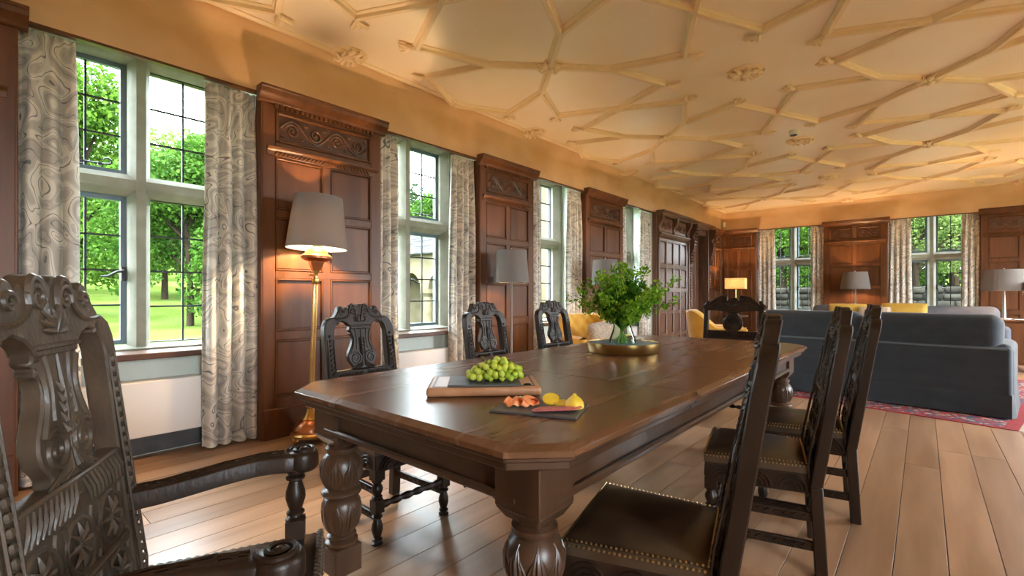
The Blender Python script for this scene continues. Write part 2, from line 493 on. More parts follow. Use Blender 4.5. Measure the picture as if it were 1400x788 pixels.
# unseen right wall with tall openings added for daylight, wall behind the camera
ROPEN = [(-1.1,0.3),(5.4,7.4),(8.6,10.6)]
wr = MB()
ry = [BY-0.2] + [v for o in ROPEN for v in o] + [FY+0.6]
for i in range(0, len(ry), 2):
    wr.box(RX, RX+0.5, ry[i], ry[i+1], -0.1, 3.3)
for a, b2 in ROPEN:
    wr.box(RX, RX+0.5, a, b2, -0.1, 0.5); wr.box(RX, RX+0.5, a, b2, 2.75, 3.3)
tag(wr.build('wall_right', 'ochre'), kind='structure')
tag(MB().box(WX-0.6, RX+0.5, BY-0.2, BY, -0.1, 3.3).build('wall_behind', 'ochre'), kind='structure')

# ------------------------------------------------------------------ ceiling with stucco ribs
ce = MB().box(WX-0.6, RX+0.5, BY-0.2, FY+0.6, CH, CH+0.25).build('ceiling', 'ceiling')
tag(ce, kind='structure')
CX0, CY0, CPX, CPY = -2.497, 3.396, 2.545, 2.515
rib_prof = [(-0.036,0.004),(-0.036,-0.008),(-0.026,-0.016),(-0.019,-0.019),(-0.016,-0.044),(0.016,-0.044),(0.019,-0.019),(0.026,-0.016),(0.036,-0.008),(0.036,0.004)]
def rib_mesh(Ln):
    me = MB().prism(rib_prof, lambda a, b, d: (d, a, b), -0.012, Ln+0.012).mesh('rib')
    me.materials.append(M['stucco']); return me
RA = rib_mesh(math.hypot(0.38,0.38)); RB = rib_mesh(math.hypot(0.60,0.20)); RC = rib_mesh(math.hypot(0.585,1.152)); RD = rib_mesh(math.hypot(1.24,0.56))
def rib(me, p, q):
    return obj('rib', me, None, ce, (p[0], p[1], CH), math.atan2(q[1]-p[1], q[0]-p[0]))
bm_ = MB()
for k in range(8):
    a = k*PI/4
    bm_.ball((0.075*math.cos(a), 0.075*math.sin(a), -0.035), (0.030,0.030,0.022), 7, 5)
    bm_.tube([(x_, y_, z_) for x_, y_, z_ in [(0.04*math.cos(a), 0.04*math.sin(a), -0.045), (0.10*math.cos(a+0.15), 0.10*math.sin(a+0.15), -0.03), (0.125*math.cos(a+0.35), 0.125*math.sin(a+0.35), -0.012)]], [0.014,0.013,0.006], 5)
bm_.ball((0,0,-0.05), (0.036,0.036,0.026), 8, 6)
BOSS = bm_.mesh('boss'); BOSS.materials.append(M['stucco'])
lf = MB()
for sgn in (-1, 0, 1):
    lf.tube([(0.0,0,-0.022),(0.05,0.025*sgn,-0.032),(0.09,0.055*sgn,-0.03),(0.115,0.05*sgn+0.012*sgn,-0.02)], [0.014,0.016,0.014,0.006], 6)
    lf.ball((0.10,0.052*sgn,-0.024), (0.018,0.016,0.014), 6, 4)
lf.ball((0.02,0,-0.028), (0.026,0.022,0.02), 6, 5)
LEAF = lf.mesh('leaf_finial'); LEAF.materials.append(M['stucco'])
ro = MB()
for k in range(10):
    a = k*PI/5
    ro.tube([(0.05*math.cos(a), 0.05*math.sin(a), -0.02), (0.11*math.cos(a+.1), 0.085*math.sin(a+.1), -0.04), (0.15*math.cos(a+.3), 0.10*math.sin(a+.3), -0.03), (0.165*math.cos(a+.1), 0.115*math.sin(a+.1), -0.012)], [0.016,0.022,0.018,0.008], 6)
ro.lathe([(0.0,-0.055),(0.03,-0.05),(0.045,-0.035),(0.05,0.0)], 10)
ro.lathe([(0.0,-0.014),(0.13,-0.014),(0.15,-0.006),(0.15,0.003)], 24)
ROSE = ro.mesh('ceiling_rose'); ROSE.materials.append(M['stucco'])
for ci in range(-0, 3):
    for cj in range(-2, 4):
        bx_, by_ = CX0 + ci*CPX, CY0 + cj*CPY
        if by_ < BY-0.2: continue
        obj('boss', BOSS, None, ce, (bx_, by_, CH))
        for sx_ in (-1, 1):
            for sy_ in (-1, 1):
                p = (bx_+0.38*sx_, by_+0.38*sy_)
                rib(RA, (bx_, by_), p)
                for q in ((0.98, 0.58), (0.62, 0.98)):
                    e = (bx_+q[0]*sx_, by_+q[1]*sy_)
                    if q == (0.62,0.98):
                        o = rib(RB, p, e)
                    else:
                        o = rib(RB, p, e)
                    if cj >= -1:
                        obj('leaf_finial', LEAF, None, ce, (e[0]+0.02*sx_, e[1]+0.02*sy_, CH), math.atan2(sy_, sx_))
        if ci < 2:
            for s_ in (-1, 1):
                rib(RC, (bx_+0.98, by_-0.576*s_), (bx_+1.565, by_+0.576*s_))
        if cj < 3:
            for s_ in (-1, 1):
                rib(RD, (bx_-0.62*s_, by_+0.978), (bx_+0.62*s_, by_+1.538))
        if ci < 2 and cj < 3 and cj >= -1:
            obj('ceiling_rose', ROSE, None, ce, (bx_+CPX/2, by_+CPY/2, CH), 0.6)
        if ci == 0 and cj < 3 and cj >= -1:
            obj('ceiling_rose', ROSE, None, ce, (WX+0.16, by_+CPY/2, CH), 0.0)
        if cj == 3 and ci < 2:
            obj('ceiling_rose', ROSE, None, ce, (bx_+CPX/2, FY-0.16, CH), PI/2)
# half ribs running into the walls
RW = rib_mesh(0.62)
for cj in range(-1, 4):
    for s_ in (-1, 1):
        rib(RW, (CX0-0.98, CY0+cj*CPY+0.576*s_), (CX0-1.2725, CY0+cj*CPY))
# edge bead moulding
MB().prism([(0.10,CH+0.002),(0.10,CH-0.012),(0.112,CH-0.022),(0.135,CH-0.022),(0.15,CH-0.010),(0.15,CH+0.002)], lambda a, b, d: (WX+a, d, b), BY, FY).build('edge_moulding', 'stucco', ce)
MB().prism([(0.10,CH+0.002),(0.10,CH-0.012),(0.112,CH-0.022),(0.135,CH-0.022),(0.15,CH-0.010),(0.15,CH+0.002)], lambda a, b, d: (d, FY-a, b), WX, RX).build('edge_moulding', 'stucco', ce)

# ------------------------------------------------------------------ stone windows
LX0, LX1 = 0.065, 0.51
UZ = (1.985, 2.785); LZ = (0.76, 1.83)
GY = 0.565
pane_mesh = {}
def make_window(n, xf, half, casement_side, full=True):
    w = setting('window_%d' % n, **xf)
    st = MB()
    st.prism([(-0.028,0.436),(0.028,0.436),(0.065,0.50),(0.065,0.63),(-0.065,0.63),(-0.065,0.50)], XYf, 0.70, 2.86)
    st.prism([(0.44,1.875),(0.44,1.94),(0.50,1.985),(0.63,1.985),(0.63,1.83),(0.50,1.83)], YZf, -half, half)
    for s in (-1, 1):
        st.prism([(s*half,0.42),(s*0.58,0.42),(s*0.51,0.50),(s*0.51,0.63),(s*half,0.63)], XYf, 0.70, 2.86)
    st.prism([(0.42,2.87),(0.42,2.84),(0.50,2.785),(0.63,2.785),(0.63,2.87)], YZf, -half, half)
    st.prism([(0.40,0.68),(0.40,0.735),(0.50,0.76),(0.66,0.74),(0.66,0.68)], YZf, -half, half)
    st.build('stone_frame', 'stone', w)
    MB().box(-half, half, 0.135, 0.42, 0.68, 0.722).build('window_sill', 'oak_dark', w, bevel=0.006)
    for s in (-1, 1):
        for (z0, z1, rows) in ((*UZ, 3), (*LZ, 4)):
            framed = (s == casement_side) or casement_side == 2
            a0, a1 = (LX0, LX1) if s > 0 else (-LX1, -LX0)
            fr = 0.034 if framed else 0.008
            cs = MB()
            y0, y1 = GY-0.02, GY+0.02
            cs.box(a0, a0+fr, y0, y1, z0, z1); cs.box(a1-fr, a1, y0, y1, z0, z1)
            cs.box(a0+fr, a1-fr, y0, y1, z0, z0+fr); cs.box(a0+fr, a1-fr, y0, y1, z1-fr, z1)
            c = cs.build('casement', 'steel_blue' if framed else 'lead', w)
            b0, b1, c0, c1 = a0+fr, a1-fr, z0+fr, z1-fr
            mid = (b0+b1)/2
            bw = 0.0065
            MB().box(mid-bw, mid+bw, GY-0.008, GY+0.008, c0, c1).build('glazing_bar', 'lead', c)
            for i in range(1, rows):
                z = c0+(c1-c0)*i/rows
                MB().box(b0, b1, GY-0.008, GY+0.008, z-bw, z+bw).build('glazing_bar', 'lead', c)
            pw, ph = (b1-b0)/2, (c1-c0)/rows
            key = (round(pw,4), round(ph,4))
            if key not in pane_mesh:
                me = MB().box(-pw/2, pw/2, -0.0015, 0.0015, -ph/2, ph/2).mesh('pane', smooth=None)
                me.materials.append(M['glass']); pane_mesh[key] = me
            for i in range(rows):
                for j in range(2):
                    obj('pane', pane_mesh[key], None, c, (b0+pw*(j+0.5), GY, c0+ph*(i+0.5)))
            if framed:
                h = MB()
                if rows == 3:
                    zz = z0+0.055; yy = GY-0.045
                    h.tube([(a0+0.05,yy,zz),(a1-0.13,yy,zz),(a1-0.10,yy,zz+0.006)], 0.006, 6)
                    h.tube([(a1-0.11+0.022*math.cos(t), yy, zz+0.022+0.022*math.sin(t)) for t in [-PI/2+i*PI*1.4/10 for i in range(11)]], 0.006, 6)
                    h.box(a0+0.18, a0+0.21, yy, GY-0.01, zz-0.012, zz+0.012); h.box(a1-0.16, a1-0.14, yy, GY-0.01, zz-0.010, zz+0.010)
                    h.build('window_stay', 'iron', c)
                else:
                    xm = a1-0.02 if casement_side < 2 and s < 0 else (a0+0.02 if s > 0 else a1-0.02)
                    d = -1 if xm > mid else 1
                    zz = 1.27; yy = GY-0.05
                    h.box(xm-0.014, xm+0.014, yy, GY-0.015, zz-0.05, zz+0.05)
                    h.tube([(xm,yy-0.01,zz+0.02),(xm+d*0.04,yy-0.015,zz+0.012),(xm+d*0.09,yy-0.015,zz-0.02),(xm+d*0.13,yy-0.01,zz-0.022)], [0.012,0.010,0.009,0.006], 6)
                    h.build('window_handle', 'iron', c)
    return w
nwin = 0
for i, (a, b2) in enumerate(OPEN):
    nwin += 1
    make_window(nwin, W_left((a+b2)/2), (b2-a)/2, (-1, 1, -1, 1)[i])
for i, (a, b2) in enumerate(FOPEN):
    nwin += 1
    make_window(nwin, W_far((a+b2)/2), (b2-a)/2, 2)
# daylight portals (no light of their own; they only guide sampling of the sky through each opening)
def portal(loc, rot, sx_, sy_):
    d = bpy.data.lights.new('window_portal', 'AREA'); d.shape = 'RECTANGLE'; d.size = sx_; d.size_y = sy_
    d.cycles.is_portal = True
    o = bpy.data.objects.new('window_portal', d); C.objects.link(o)
    o.location = loc; o.rotation_euler = rot
for a, b2 in OPEN: portal((WX-0.66, (a+b2)/2, 1.77), (R(90), 0, R(-90)), b2-a, 2.1)
for a, b2 in FOPEN: portal(((a+b2)/2, FY+0.68, 1.77), (R(-90), 0, 0), b2-a, 2.1)
for a, b2 in ROPEN: portal((RX+0.52, (a+b2)/2, 1.62), (R(90), 0, R(90)), b2-a, 2.3)

# ------------------------------------------------------------------ panelled piers
ROWS = [(0.317,0.761),(0.833,1.246),(1.306,1.722),(1.785,2.19)]
def vine(mb, x0, x1, z0, z1, y, r, n):
    """running scroll of alternating spirals with leaf buds"""
    h = z1-z0; L_ = (x1-x0)/n; zc = (z0+z1)/2
    wave = [(x0+(x1-x0)*i/48, y, zc+h*0.40*math.sin(PI*n*i/48)) for i in range(49)]
    mb.tube(wave, r, 5)
    for k in range(n):
        cx = x0+L_*(k+0.5); s = 1 if k % 2 == 0 else -1
        mb.tube(spiral(cx, zc-s*h*0.04, h*0.34, h*0.07, s*PI*0.9, s*-1.6, 20, y-0.002), [r*(1-0.4*i/20) for i in range(21)], 5)
        mb.ball((cx, y-0.003, zc-s*h*0.02), (h*0.09, r*1.2, h*0.09), 6, 4)
        for q in (-0.42, 0.42):
            mb.ball((cx+q*L_, y-0.001, zc-s*h*0.36), (h*0.12, r, h*0.07), 6, 4)
def panel_mesh(w, h):
    # raised-and-fielded panel standing in a moulded frame
    mb = MB()
    mb.box(-w/2, w/2, -0.006, 0.0, -h/2, h/2)
    i = 0.018
    mb.prism([(-w/2+i,-h/2+i),(w/2-i,-h/2+i),(w/2-i,h/2-i),(-w/2+i,h/2-i)], XZf, -0.012, 0.0)
    return mb
def pier(w, label, xf, cols=2, cornice=True, cap=True, bracket=False, rope=True):
    t = thing('wall_panelling', label, 'wall panelling', xf['loc'], xf['rz'])
    h2 = w/2
    MB().box(-h2, h2, 0.0, 0.02, 0.0, 2.66).build('backing', 'oak_panel', t)
    st = 0.095; mu = 0.066
    cw = (w-2*st-mu*(cols-1))/cols
    fr = MB()
    for s in (-1, 1):
        fr.box(min(s*h2, s*(h2-st)), max(s*h2, s*(h2-st)), -0.026, 0.0, 0.0, 2.60)
        fr.box(s*h2-0.011, s*h2+0.011, -0.022, 0.16, 0.0, 2.66)
    zs = [(0.0, ROWS[0][0])] + [(ROWS[i][1], ROWS[i+1][0]) for i in range(3)] + [(ROWS[3][1], 2.31), (2.55, 2.60)]
    for a, b in zs: fr.box(-h2+st, h2-st, -0.026, 0.0, a, b)
    xs = []
    for c in range(cols):
        a = -h2+st+c*(cw+mu); xs.append((a, a+cw))
        if c < cols-1: fr.box(a+cw, a+cw+mu, -0.0248, 0.0, ROWS[0][0], ROWS[3][1])
    fr.build('frame', 'oak_panel', t, bevel=0.004)
    for a, b in xs:
        for z0, z1 in ROWS:
            o = panel_mesh(b-a-0.002, z1-z0-0.002).build('panel', 'oak_panel', t, bevel=0.003)
            o.location = ((a+b)/2, 0.0, (z0+z1)/2)
            q = MB()
            for (u0, u1, v0, v1) in ((a+0.014, b-0.014, z1-0.014, z1), (a+0.014, b-0.014, z0, z0+0.014), (a, a+0.014, z0, z1), (b-0.014, b, z0, z1)):
                q.box(u0, u1, -0.031, -0.004, v0, v1)
            q.build('panel_moulding', 'oak_panel', t, bevel=0.004)
    MB().box(-h2-0.004, h2+0.004, -0.040, 0.0, 0.0, 0.235).build('plinth', 'oak_panel', t, bevel=0.008)
    # frieze
    segs = [(-h2+st, -0.05), (0.05, h2-st)] if bracket else [(-h2+st, h2-st)]
    for a, b in segs:
        MB().box(a, b, -0.010, 0.0, 2.31, 2.55).build('frieze_panel', 'oak_dark', t)
        q = MB()
        for (u0, u1, v0, v1) in ((a+0.022, b-0.022, 2.528, 2.55), (a+0.022, b-0.022, 2.31, 2.332), (a, a+0.022, 2.31, 2.55), (b-0.022, b, 2.31, 2.55)):
            q.box(u0, u1, -0.034, -0.004, v0, v1)
        q.build('frieze_moulding', 'oak_panel', t, bevel=0.006)
        v = MB(); vine(v, a+0.04, b-0.04, 2.345, 2.515, -0.014, 0.0105, max(2, round((b-a)/0.2)))
        v.build('carved_scroll', 'oak_dark', t)
    if bracket:
        MB().prism([(0,2.30),(-0.03,2.32),(-0.04,2.40),(-0.075,2.50),(-0.075,2.60),(0,2.60)], lambda a, b, d: (d, a, b), -0.045, 0.045).build('bracket', 'oak_dark', t, bevel=0.005)
    if rope:
        MB().prism([(0,2.195),(-0.030,2.20),(-0.034,2.235),(-0.055,2.25),(-0.058,2.268),(0,2.27)], lambda a, b, d: (d, a, b), -h2+0.03, h2-0.03).build('ledge', 'oak_panel', t, bevel=0.003)
        g = MB(); n = int((w-0.2)/0.032)
        for k in range(n):
            xx = -h2+0.1+k*0.032
            s = 1 if k < n/2 else -1
            g.tube([(xx-0.014*s, -0.032, 2.202), (xx, -0.039, 2.218), (xx+0.014*s, -0.036, 2.234)], [0.004,0.0075,0.004], 5)
        tag(g.build('rope_moulding', 'oak_panel', t), kind='stuff')
    # dentils and crown
    d = MB(); n = int((w-0.12)/0.040)
    for k in range(n):
        xx = -(n-1)*0.02+k*0.040
        d.box(xx-0.012, xx+0.012, -0.048, -0.02, 2.572, 2.604)
    tag(d.build('dentil_row', 'oak_panel', t), kind='stuff')
    pr = [(0.0,2.60),(-0.040,2.60),(-0.052,2.606),(-0.056,2.625),(-0.075,2.645),(-0.092,2.662),(-0.095,2.69),(-0.105,2.695),(-0.105,2.712),(0.0,2.712)]
    MB().prism(pr, lambda a, b, dd: (dd, a, b), -h2-0.035, h2+0.05).build('cornice', 'oak_panel', t, bevel=0.002)
    return t
def lp(a, b): return W_left((a+b)/2)
pier(1.05, 'dark oak wall panelling at the left picture edge beside the first window', lp(-0.86, 0.19))
pier(OPEN[1][0]-OPEN[0][1], 'tall oak wall panelling behind the copper and brass floor lamp', lp(OPEN[0][1], OPEN[1][0]))
pier(OPEN[2][0]-OPEN[1][1], 'oak wall panelling between second and third window, behind a slim grey-shaded lamp', lp(OPEN[1][1], OPEN[2][0]))
pier(OPEN[3][0]-OPEN[2][1], 'oak wall panelling behind the foliage, next to the dark panelled screen', lp(OPEN[2][1], OPEN[3][0]))
pier(FY-DOOR[1]-0.16, 'narrow oak wall panelling between doorway and far corner', lp(DOOR[1]+0.14, FY-0.02), cols=2)
pier(FOPEN[0][0]-WX-0.06, 'oak corner wall panelling lit by the small patterned lamp', W_far((WX+0.05+FOPEN[0][0])/2))
pier(FOPEN[1][0]-FOPEN[0][1], 'oak wall panelling between the two far windows, behind a grey-shaded lamp', W_far((FOPEN[0][1]+FOPEN[1][0])/2), bracket=True)
pier(FOPEN[2][0]-FOPEN[1][1], 'oak wall panelling at the right picture edge behind the sideboard lamps', W_far((FOPEN[1][1]+FOPEN[2][0])/2))
pier(RX-FOPEN[2][1], 'narrow oak wall panelling in the far right corner beyond the sideboard', W_far((FOPEN[2][1]+RX)/2), cols=1)

# dark panelled screen with doorway beside the last window
def screen():
    a, b = OPEN[3][1], DOOR[0]
    t = thing('panelled_screen', 'dark carved oak screen of square panels left of the doorway', 'wall panelling', **W_left((a+b)/2))
    w = b-a; h2 = w/2; P0 = -0.085
    MB().box(-h2, h2, -0.06, 0.02, 0, 2.66).build('backing', 'oak_screen', t)
    c0, c1 = -h2+0.05, h2-0.22
    cols = 4; g = 0.07
    cw = (c1-c0-g*(cols+1))/cols
    rows = [(0.02,0.30),(0.386,0.746),(0.815,1.16),(1.26,1.62),(1.716,2.13)]
    f = MB()
    for c in range(cols+1):
        xx = c0+c*(cw+g); f.box(xx, xx+g, P0-0.012, -0.06, 0, 2.20)
    ze = [0.0]+[v for r in rows for v in r]+[2.20]
    for i in range(0, len(ze), 2): f.box(c0, c1, P0-0.008, -0.06, ze[i], ze[i+1])
    f.build('frame', 'oak_screen', t, bevel=0.012)
    for c in range(cols):
        for z0, z1 in rows:
            xx = c0+g+c*(cw+g)
            o = panel_mesh(cw-0.002, z1-z0-0.002).build('panel', 'oak_screen', t, bevel=0.004); o.location = (xx+cw/2, -0.06, (z0+z1)/2)
    MB().prism([(-0.06,2.20),(-0.105,2.20),(-0.125,2.24),(-0.15,2.27),(-0.15,2.29),(-0.06,2.30)], lambda a, b, d: (d, a, b), c0-0.02, c1+0.02).build('ledge', 'oak_screen', t, bevel=0.003)
    for k in range(2):
        u0 = c0+0.06+k*(c1-c0-0.02)/2; u1 = u0+(c1-c0)/2-0.14
        MB().box(u0, u1, -0.09, -0.06, 2.32, 2.58).build('frieze_panel', 'oak_screen', t, bevel=0.006)
        v = MB(); vine(v, u0+0.03, u1-0.03, 2.36, 2.54, -0.095, 0.010, 3); v.build('carved_scroll', 'oak_screen', t)
    for xx in (c0+0.01, (c0+c1)/2, c1-0.01):
        MB().prism([(-0.06,2.28),(-0.12,2.30),(-0.10,2.40),(-0.18,2.52),(-0.19,2.62),(-0.06,2.62)], lambda a, b, d: (d, a, b), xx-0.04, xx+0.04).build('bracket', 'oak_screen', t, bevel=0.006)
    MB().prism([(-0.06,2.60),(-0.16,2.60),(-0.17,2.63),(-0.21,2.655),(-0.22,2.70),(-0.06,2.70)], lambda a, b, d: (d, a, b), -h2, c1+0.06).build('cornice', 'oak_screen', t, bevel=0.004)
screen()
def doorway():
    d = setting('door_1', (WX, (DOOR[0]+DOOR[1])/2, 0), R(90))
    hw = (DOOR[1]-DOOR[0])/2
    MB().box(-hw, hw, 0.14, 0.20, 0, 2.45).build('door_leaf', 'oak_screen', d)
    for k in range(5):
        a = -hw+0.01+k*(2*hw-0.02)/5
        MB().box(a+0.004, a+(2*hw-0.02)/5-0.004, 0.125, 0.145, 0.01, 2.44).build('door_board', 'oak_screen', d, bevel=0.004)
    MB().box(-hw, hw, -0.05, 0.25, 2.45, 2.66).build('door_head', 'oak_screen', d)
    MB().prism([(0.0,2.58),(-0.13,2.58),(-0.16,2.64),(-0.20,2.66),(-0.20,2.70),(0.0,2.70)], lambda a, b, dd: (dd, a, b), -hw-0.16, hw+0.2).build('door_cornice', 'oak_screen', d, bevel=0.004)
    for s in (-1, 1):
        xx = s*(hw+0.075)
        MB().box(xx-0.075, xx+0.075, -0.10, 0.2, 0, 2.60).build('door_post', 'oak_screen', d, bevel=0.006)
        c = MB().prism([(-0.10,1.75),(-0.13,1.80),(-0.14,1.95),(-0.20,2.10),(-0.21,2.25),(-0.16,2.34),(-0.24,2.45),(-0.27,2.60),(-0.10,2.60)], lambda a, b, dd: (dd, a, b), xx-0.055, xx+0.055).build('console_bracket', 'oak_dark', d, bevel=0.006)
        r = MB()
        for z in [1.82+0.065*i for i in range(12)]:
            yy = -0.14-0.11*max(0, min(1, (z-1.95)/0.5))
            r.ball((xx-0.03, yy, z), (0.028,0.03,0.026), 6, 4); r.ball((xx+0.03, yy, z), (0.028,0.03,0.026), 6, 4)
        for z in [0.9+0.06*i for i in range(14)]:
            r.ball((xx, -0.105, z), (0.03,0.02,0.026), 6, 4)
        r.build('carved_drop', 'oak_dark', c)
doorway()

# ------------------------------------------------------------------ curtains
def curtain(label, xf, x0, x1, folds, flare=0.03, seed=0, y=0.075):
    rr = random.Random(seed)
    ph = [rr.uniform(-0.5, 0.5) for _ in range(folds*2+3)]
    xc = (x0+x1)/2; w = x1-x0
    def fn(u, v):
        z = 2.655 - v*(2.655-0.018)
        i = u*folds*2
        base = math.sin(PI*i + 0.5*math.sin(2.2*v+ph[int(i) % len(ph)]*1.5))
        amp = 0.020+0.022*min(1, v*4)
        sp = 1.0 + flare/w*v*1.5 + 0.02*math.sin(7*v+seed)
        X = (u-0.5)*w*sp + 0.012*math.sin(2*PI*i/2+1.3)*min(1, v*3)
        Y = y + amp*base + 0.008*math.sin(11*u+5*v+seed)
        if v < 0.045: Y = y + 0.012*math.sin(PI*i*2)
        return (X, Y, z)
    mb = MB(); mb.grid(fn, folds*16, 36)
    # a second face behind gives the cloth its thickness
    mb.grid(lambda u, v: (fn(u, v)[0], fn(u, v)[1]+0.005, fn(u, v)[2]), folds*16, 36, True)
    p = xf['loc']; rz = xf['rz']
    o = mb.build('curtain', 'curtain_cloth', None, smooth=80)
    c_, s_ = math.cos(rz), math.sin(rz)
    o.location = (p[0]+c_*xc, p[1]+s_*xc, 0); o.rotation_euler = (0, 0, rz)
    return tag(o, label, 'curtain', 'patterned curtains at the windows')
names = ['first', 'second', 'third', 'fourth']
cl = ['patterned curtain at the left picture edge behind the carved armchair',
      'long patterned curtain between the second window and the first oak panel beside the copper lamp',
      'patterned curtain right of the second oak panel, left side of third window',
      'patterned curtain half hidden behind the foliage, left side of the fourth window']
cr = ['full-length patterned curtain left of the copper and brass floor lamp, beside the white radiator box',
      'patterned curtain right of the second window, beside the slim grey-shaded lamp',
      'patterned curtain right of the third window, behind the yellow tufted armchair',
      'patterned curtain between the fourth window and the dark panelled screen']
for i, (a, b) in enumerate(OPEN):
    xf = W_left((a+b)/2); h = (b-a)/2
    curtain(cl[i], xf, -h+0.012, -h+0.26, 3, seed=i)
    curtain(cr[i], xf, h-0.36, h-0.012, 4, seed=10+i)
fl_ = ['patterned curtain beside the small patterned lamp, left side of far left window',
       'patterned curtain left of the far right window, right of the middle lamp']
fr_ = ['patterned curtain right of the far left window, left of the middle lamp',
       'patterned curtain right of the far right window, beside the sideboard lamp']
for i, (a, b) in enumerate(FOPEN[:2]):
    xf = W_far((a+b)/2); h = (b-a)/2
    curtain(fl_[i], xf, -h+0.012, -h+0.37, 4, seed=20+i)
    curtain(fr_[i], xf, h-0.27, h-0.012, 3, seed=30+i)

# ------------------------------------------------------------------ radiator covers below the sills
rl = ['long white radiator box under the first window, right of the carved armchair',
      'white radiator box under the second window behind the dining table',
      'white radiator box under the third window behind the yellow armchair',
      'white radiator box under the fourth window, beside the vase of foliage']
for i, (a, b) in enumerate(OPEN):
    h = (b-a)/2
    t = thing('radiator_cover', rl[i], 'radiator cover', (WX, (a+b)/2, 0), R(90), 'white radiator boxes')
    MB().box(-h+0.005, h-0.005, 0.145, 0.284, 0.155, 0.53).build('cover', 'white_paint', t, bevel=0.006)
    MB().box(-h+0.06, h-0.06, 0.23, 0.28, 0.02, 0.15).build('pipe_box', 'slate', t, bevel=0.004)

# ------------------------------------------------------------------ carved chairs
def post_xz(W, z0, zs, zt, side, wid=0.05):
    """back post: straight, then shouldered over into the crest"""
    o = [(W-wid, z0), (W, z0), (W+0.004, zs-0.10), (W, zs-0.05), (W-0.014, zs-0.018), (W-0.04, zs-0.002), (W-0.085, zs+0.004),
         (W-0.085, zt-0.004), (W-0.072, zt+0.004), (W-wid-0.008, zt-0.014), (W-wid, zt-0.045)]
    return [(side*a, b) for a, b in o]
def crest_xz(W, zt, zs, zc):
    """crest rail outline with scrolled top"""
    k = W-0.06
    h = zc-zs
    pts = [(-k, zs-0.004)]
    right = []
    for (a, b) in ((0.0, 0.80), (0.06, 0.96), (0.16, 1.0), (0.28, 0.93), (0.36, 0.74), (0.42, 0.60), (0.47, 0.78), (0.53, 0.72), (0.57, 0.60),
                   (0.63, 0.82), (0.70, 0.88), (0.79, 0.78), (0.84, 0.55), (0.90, 0.30), (0.97, 0.12), (1.0, 0.0)):
        right.append((a*k, zs+h*b))
    top = [(-a, b) for a, b in right[::-1]] + right[1:]
    bot = [(k, zt+0.0), (k*0.72, zt+0.014), (k*0.55, zt+0.004), (k*0.42, zt-0.016), (k*0.40, zt-0.03)]
    return top + bot + [(-a, b) for a, b in bot[::-1]]
def splat_xz(hw, z0, z1):
    h = z1-z0
    prof = [(0.80,0.0),(0.74,0.06),(0.80,0.10),(1.0,0.18),(1.06,0.28),(1.0,0.38),(0.84,0.48),(0.70,0.58),(0.62,0.68),(0.64,0.76),(0.80,0.80),(0.72,0.84),(0.86,0.88),(0.80,0.92),(0.74,1.0)]
    return [(hw*a, z0+h*b) for a, b in prof] + [(-hw*a, z0+h*b) for a, b in prof[::-1]]
def rake(z, zk=0.46, y0=-0.20, k=0.20):
    return y0 - max(0, z-zk)*k - max(0, zk-z)*0.05
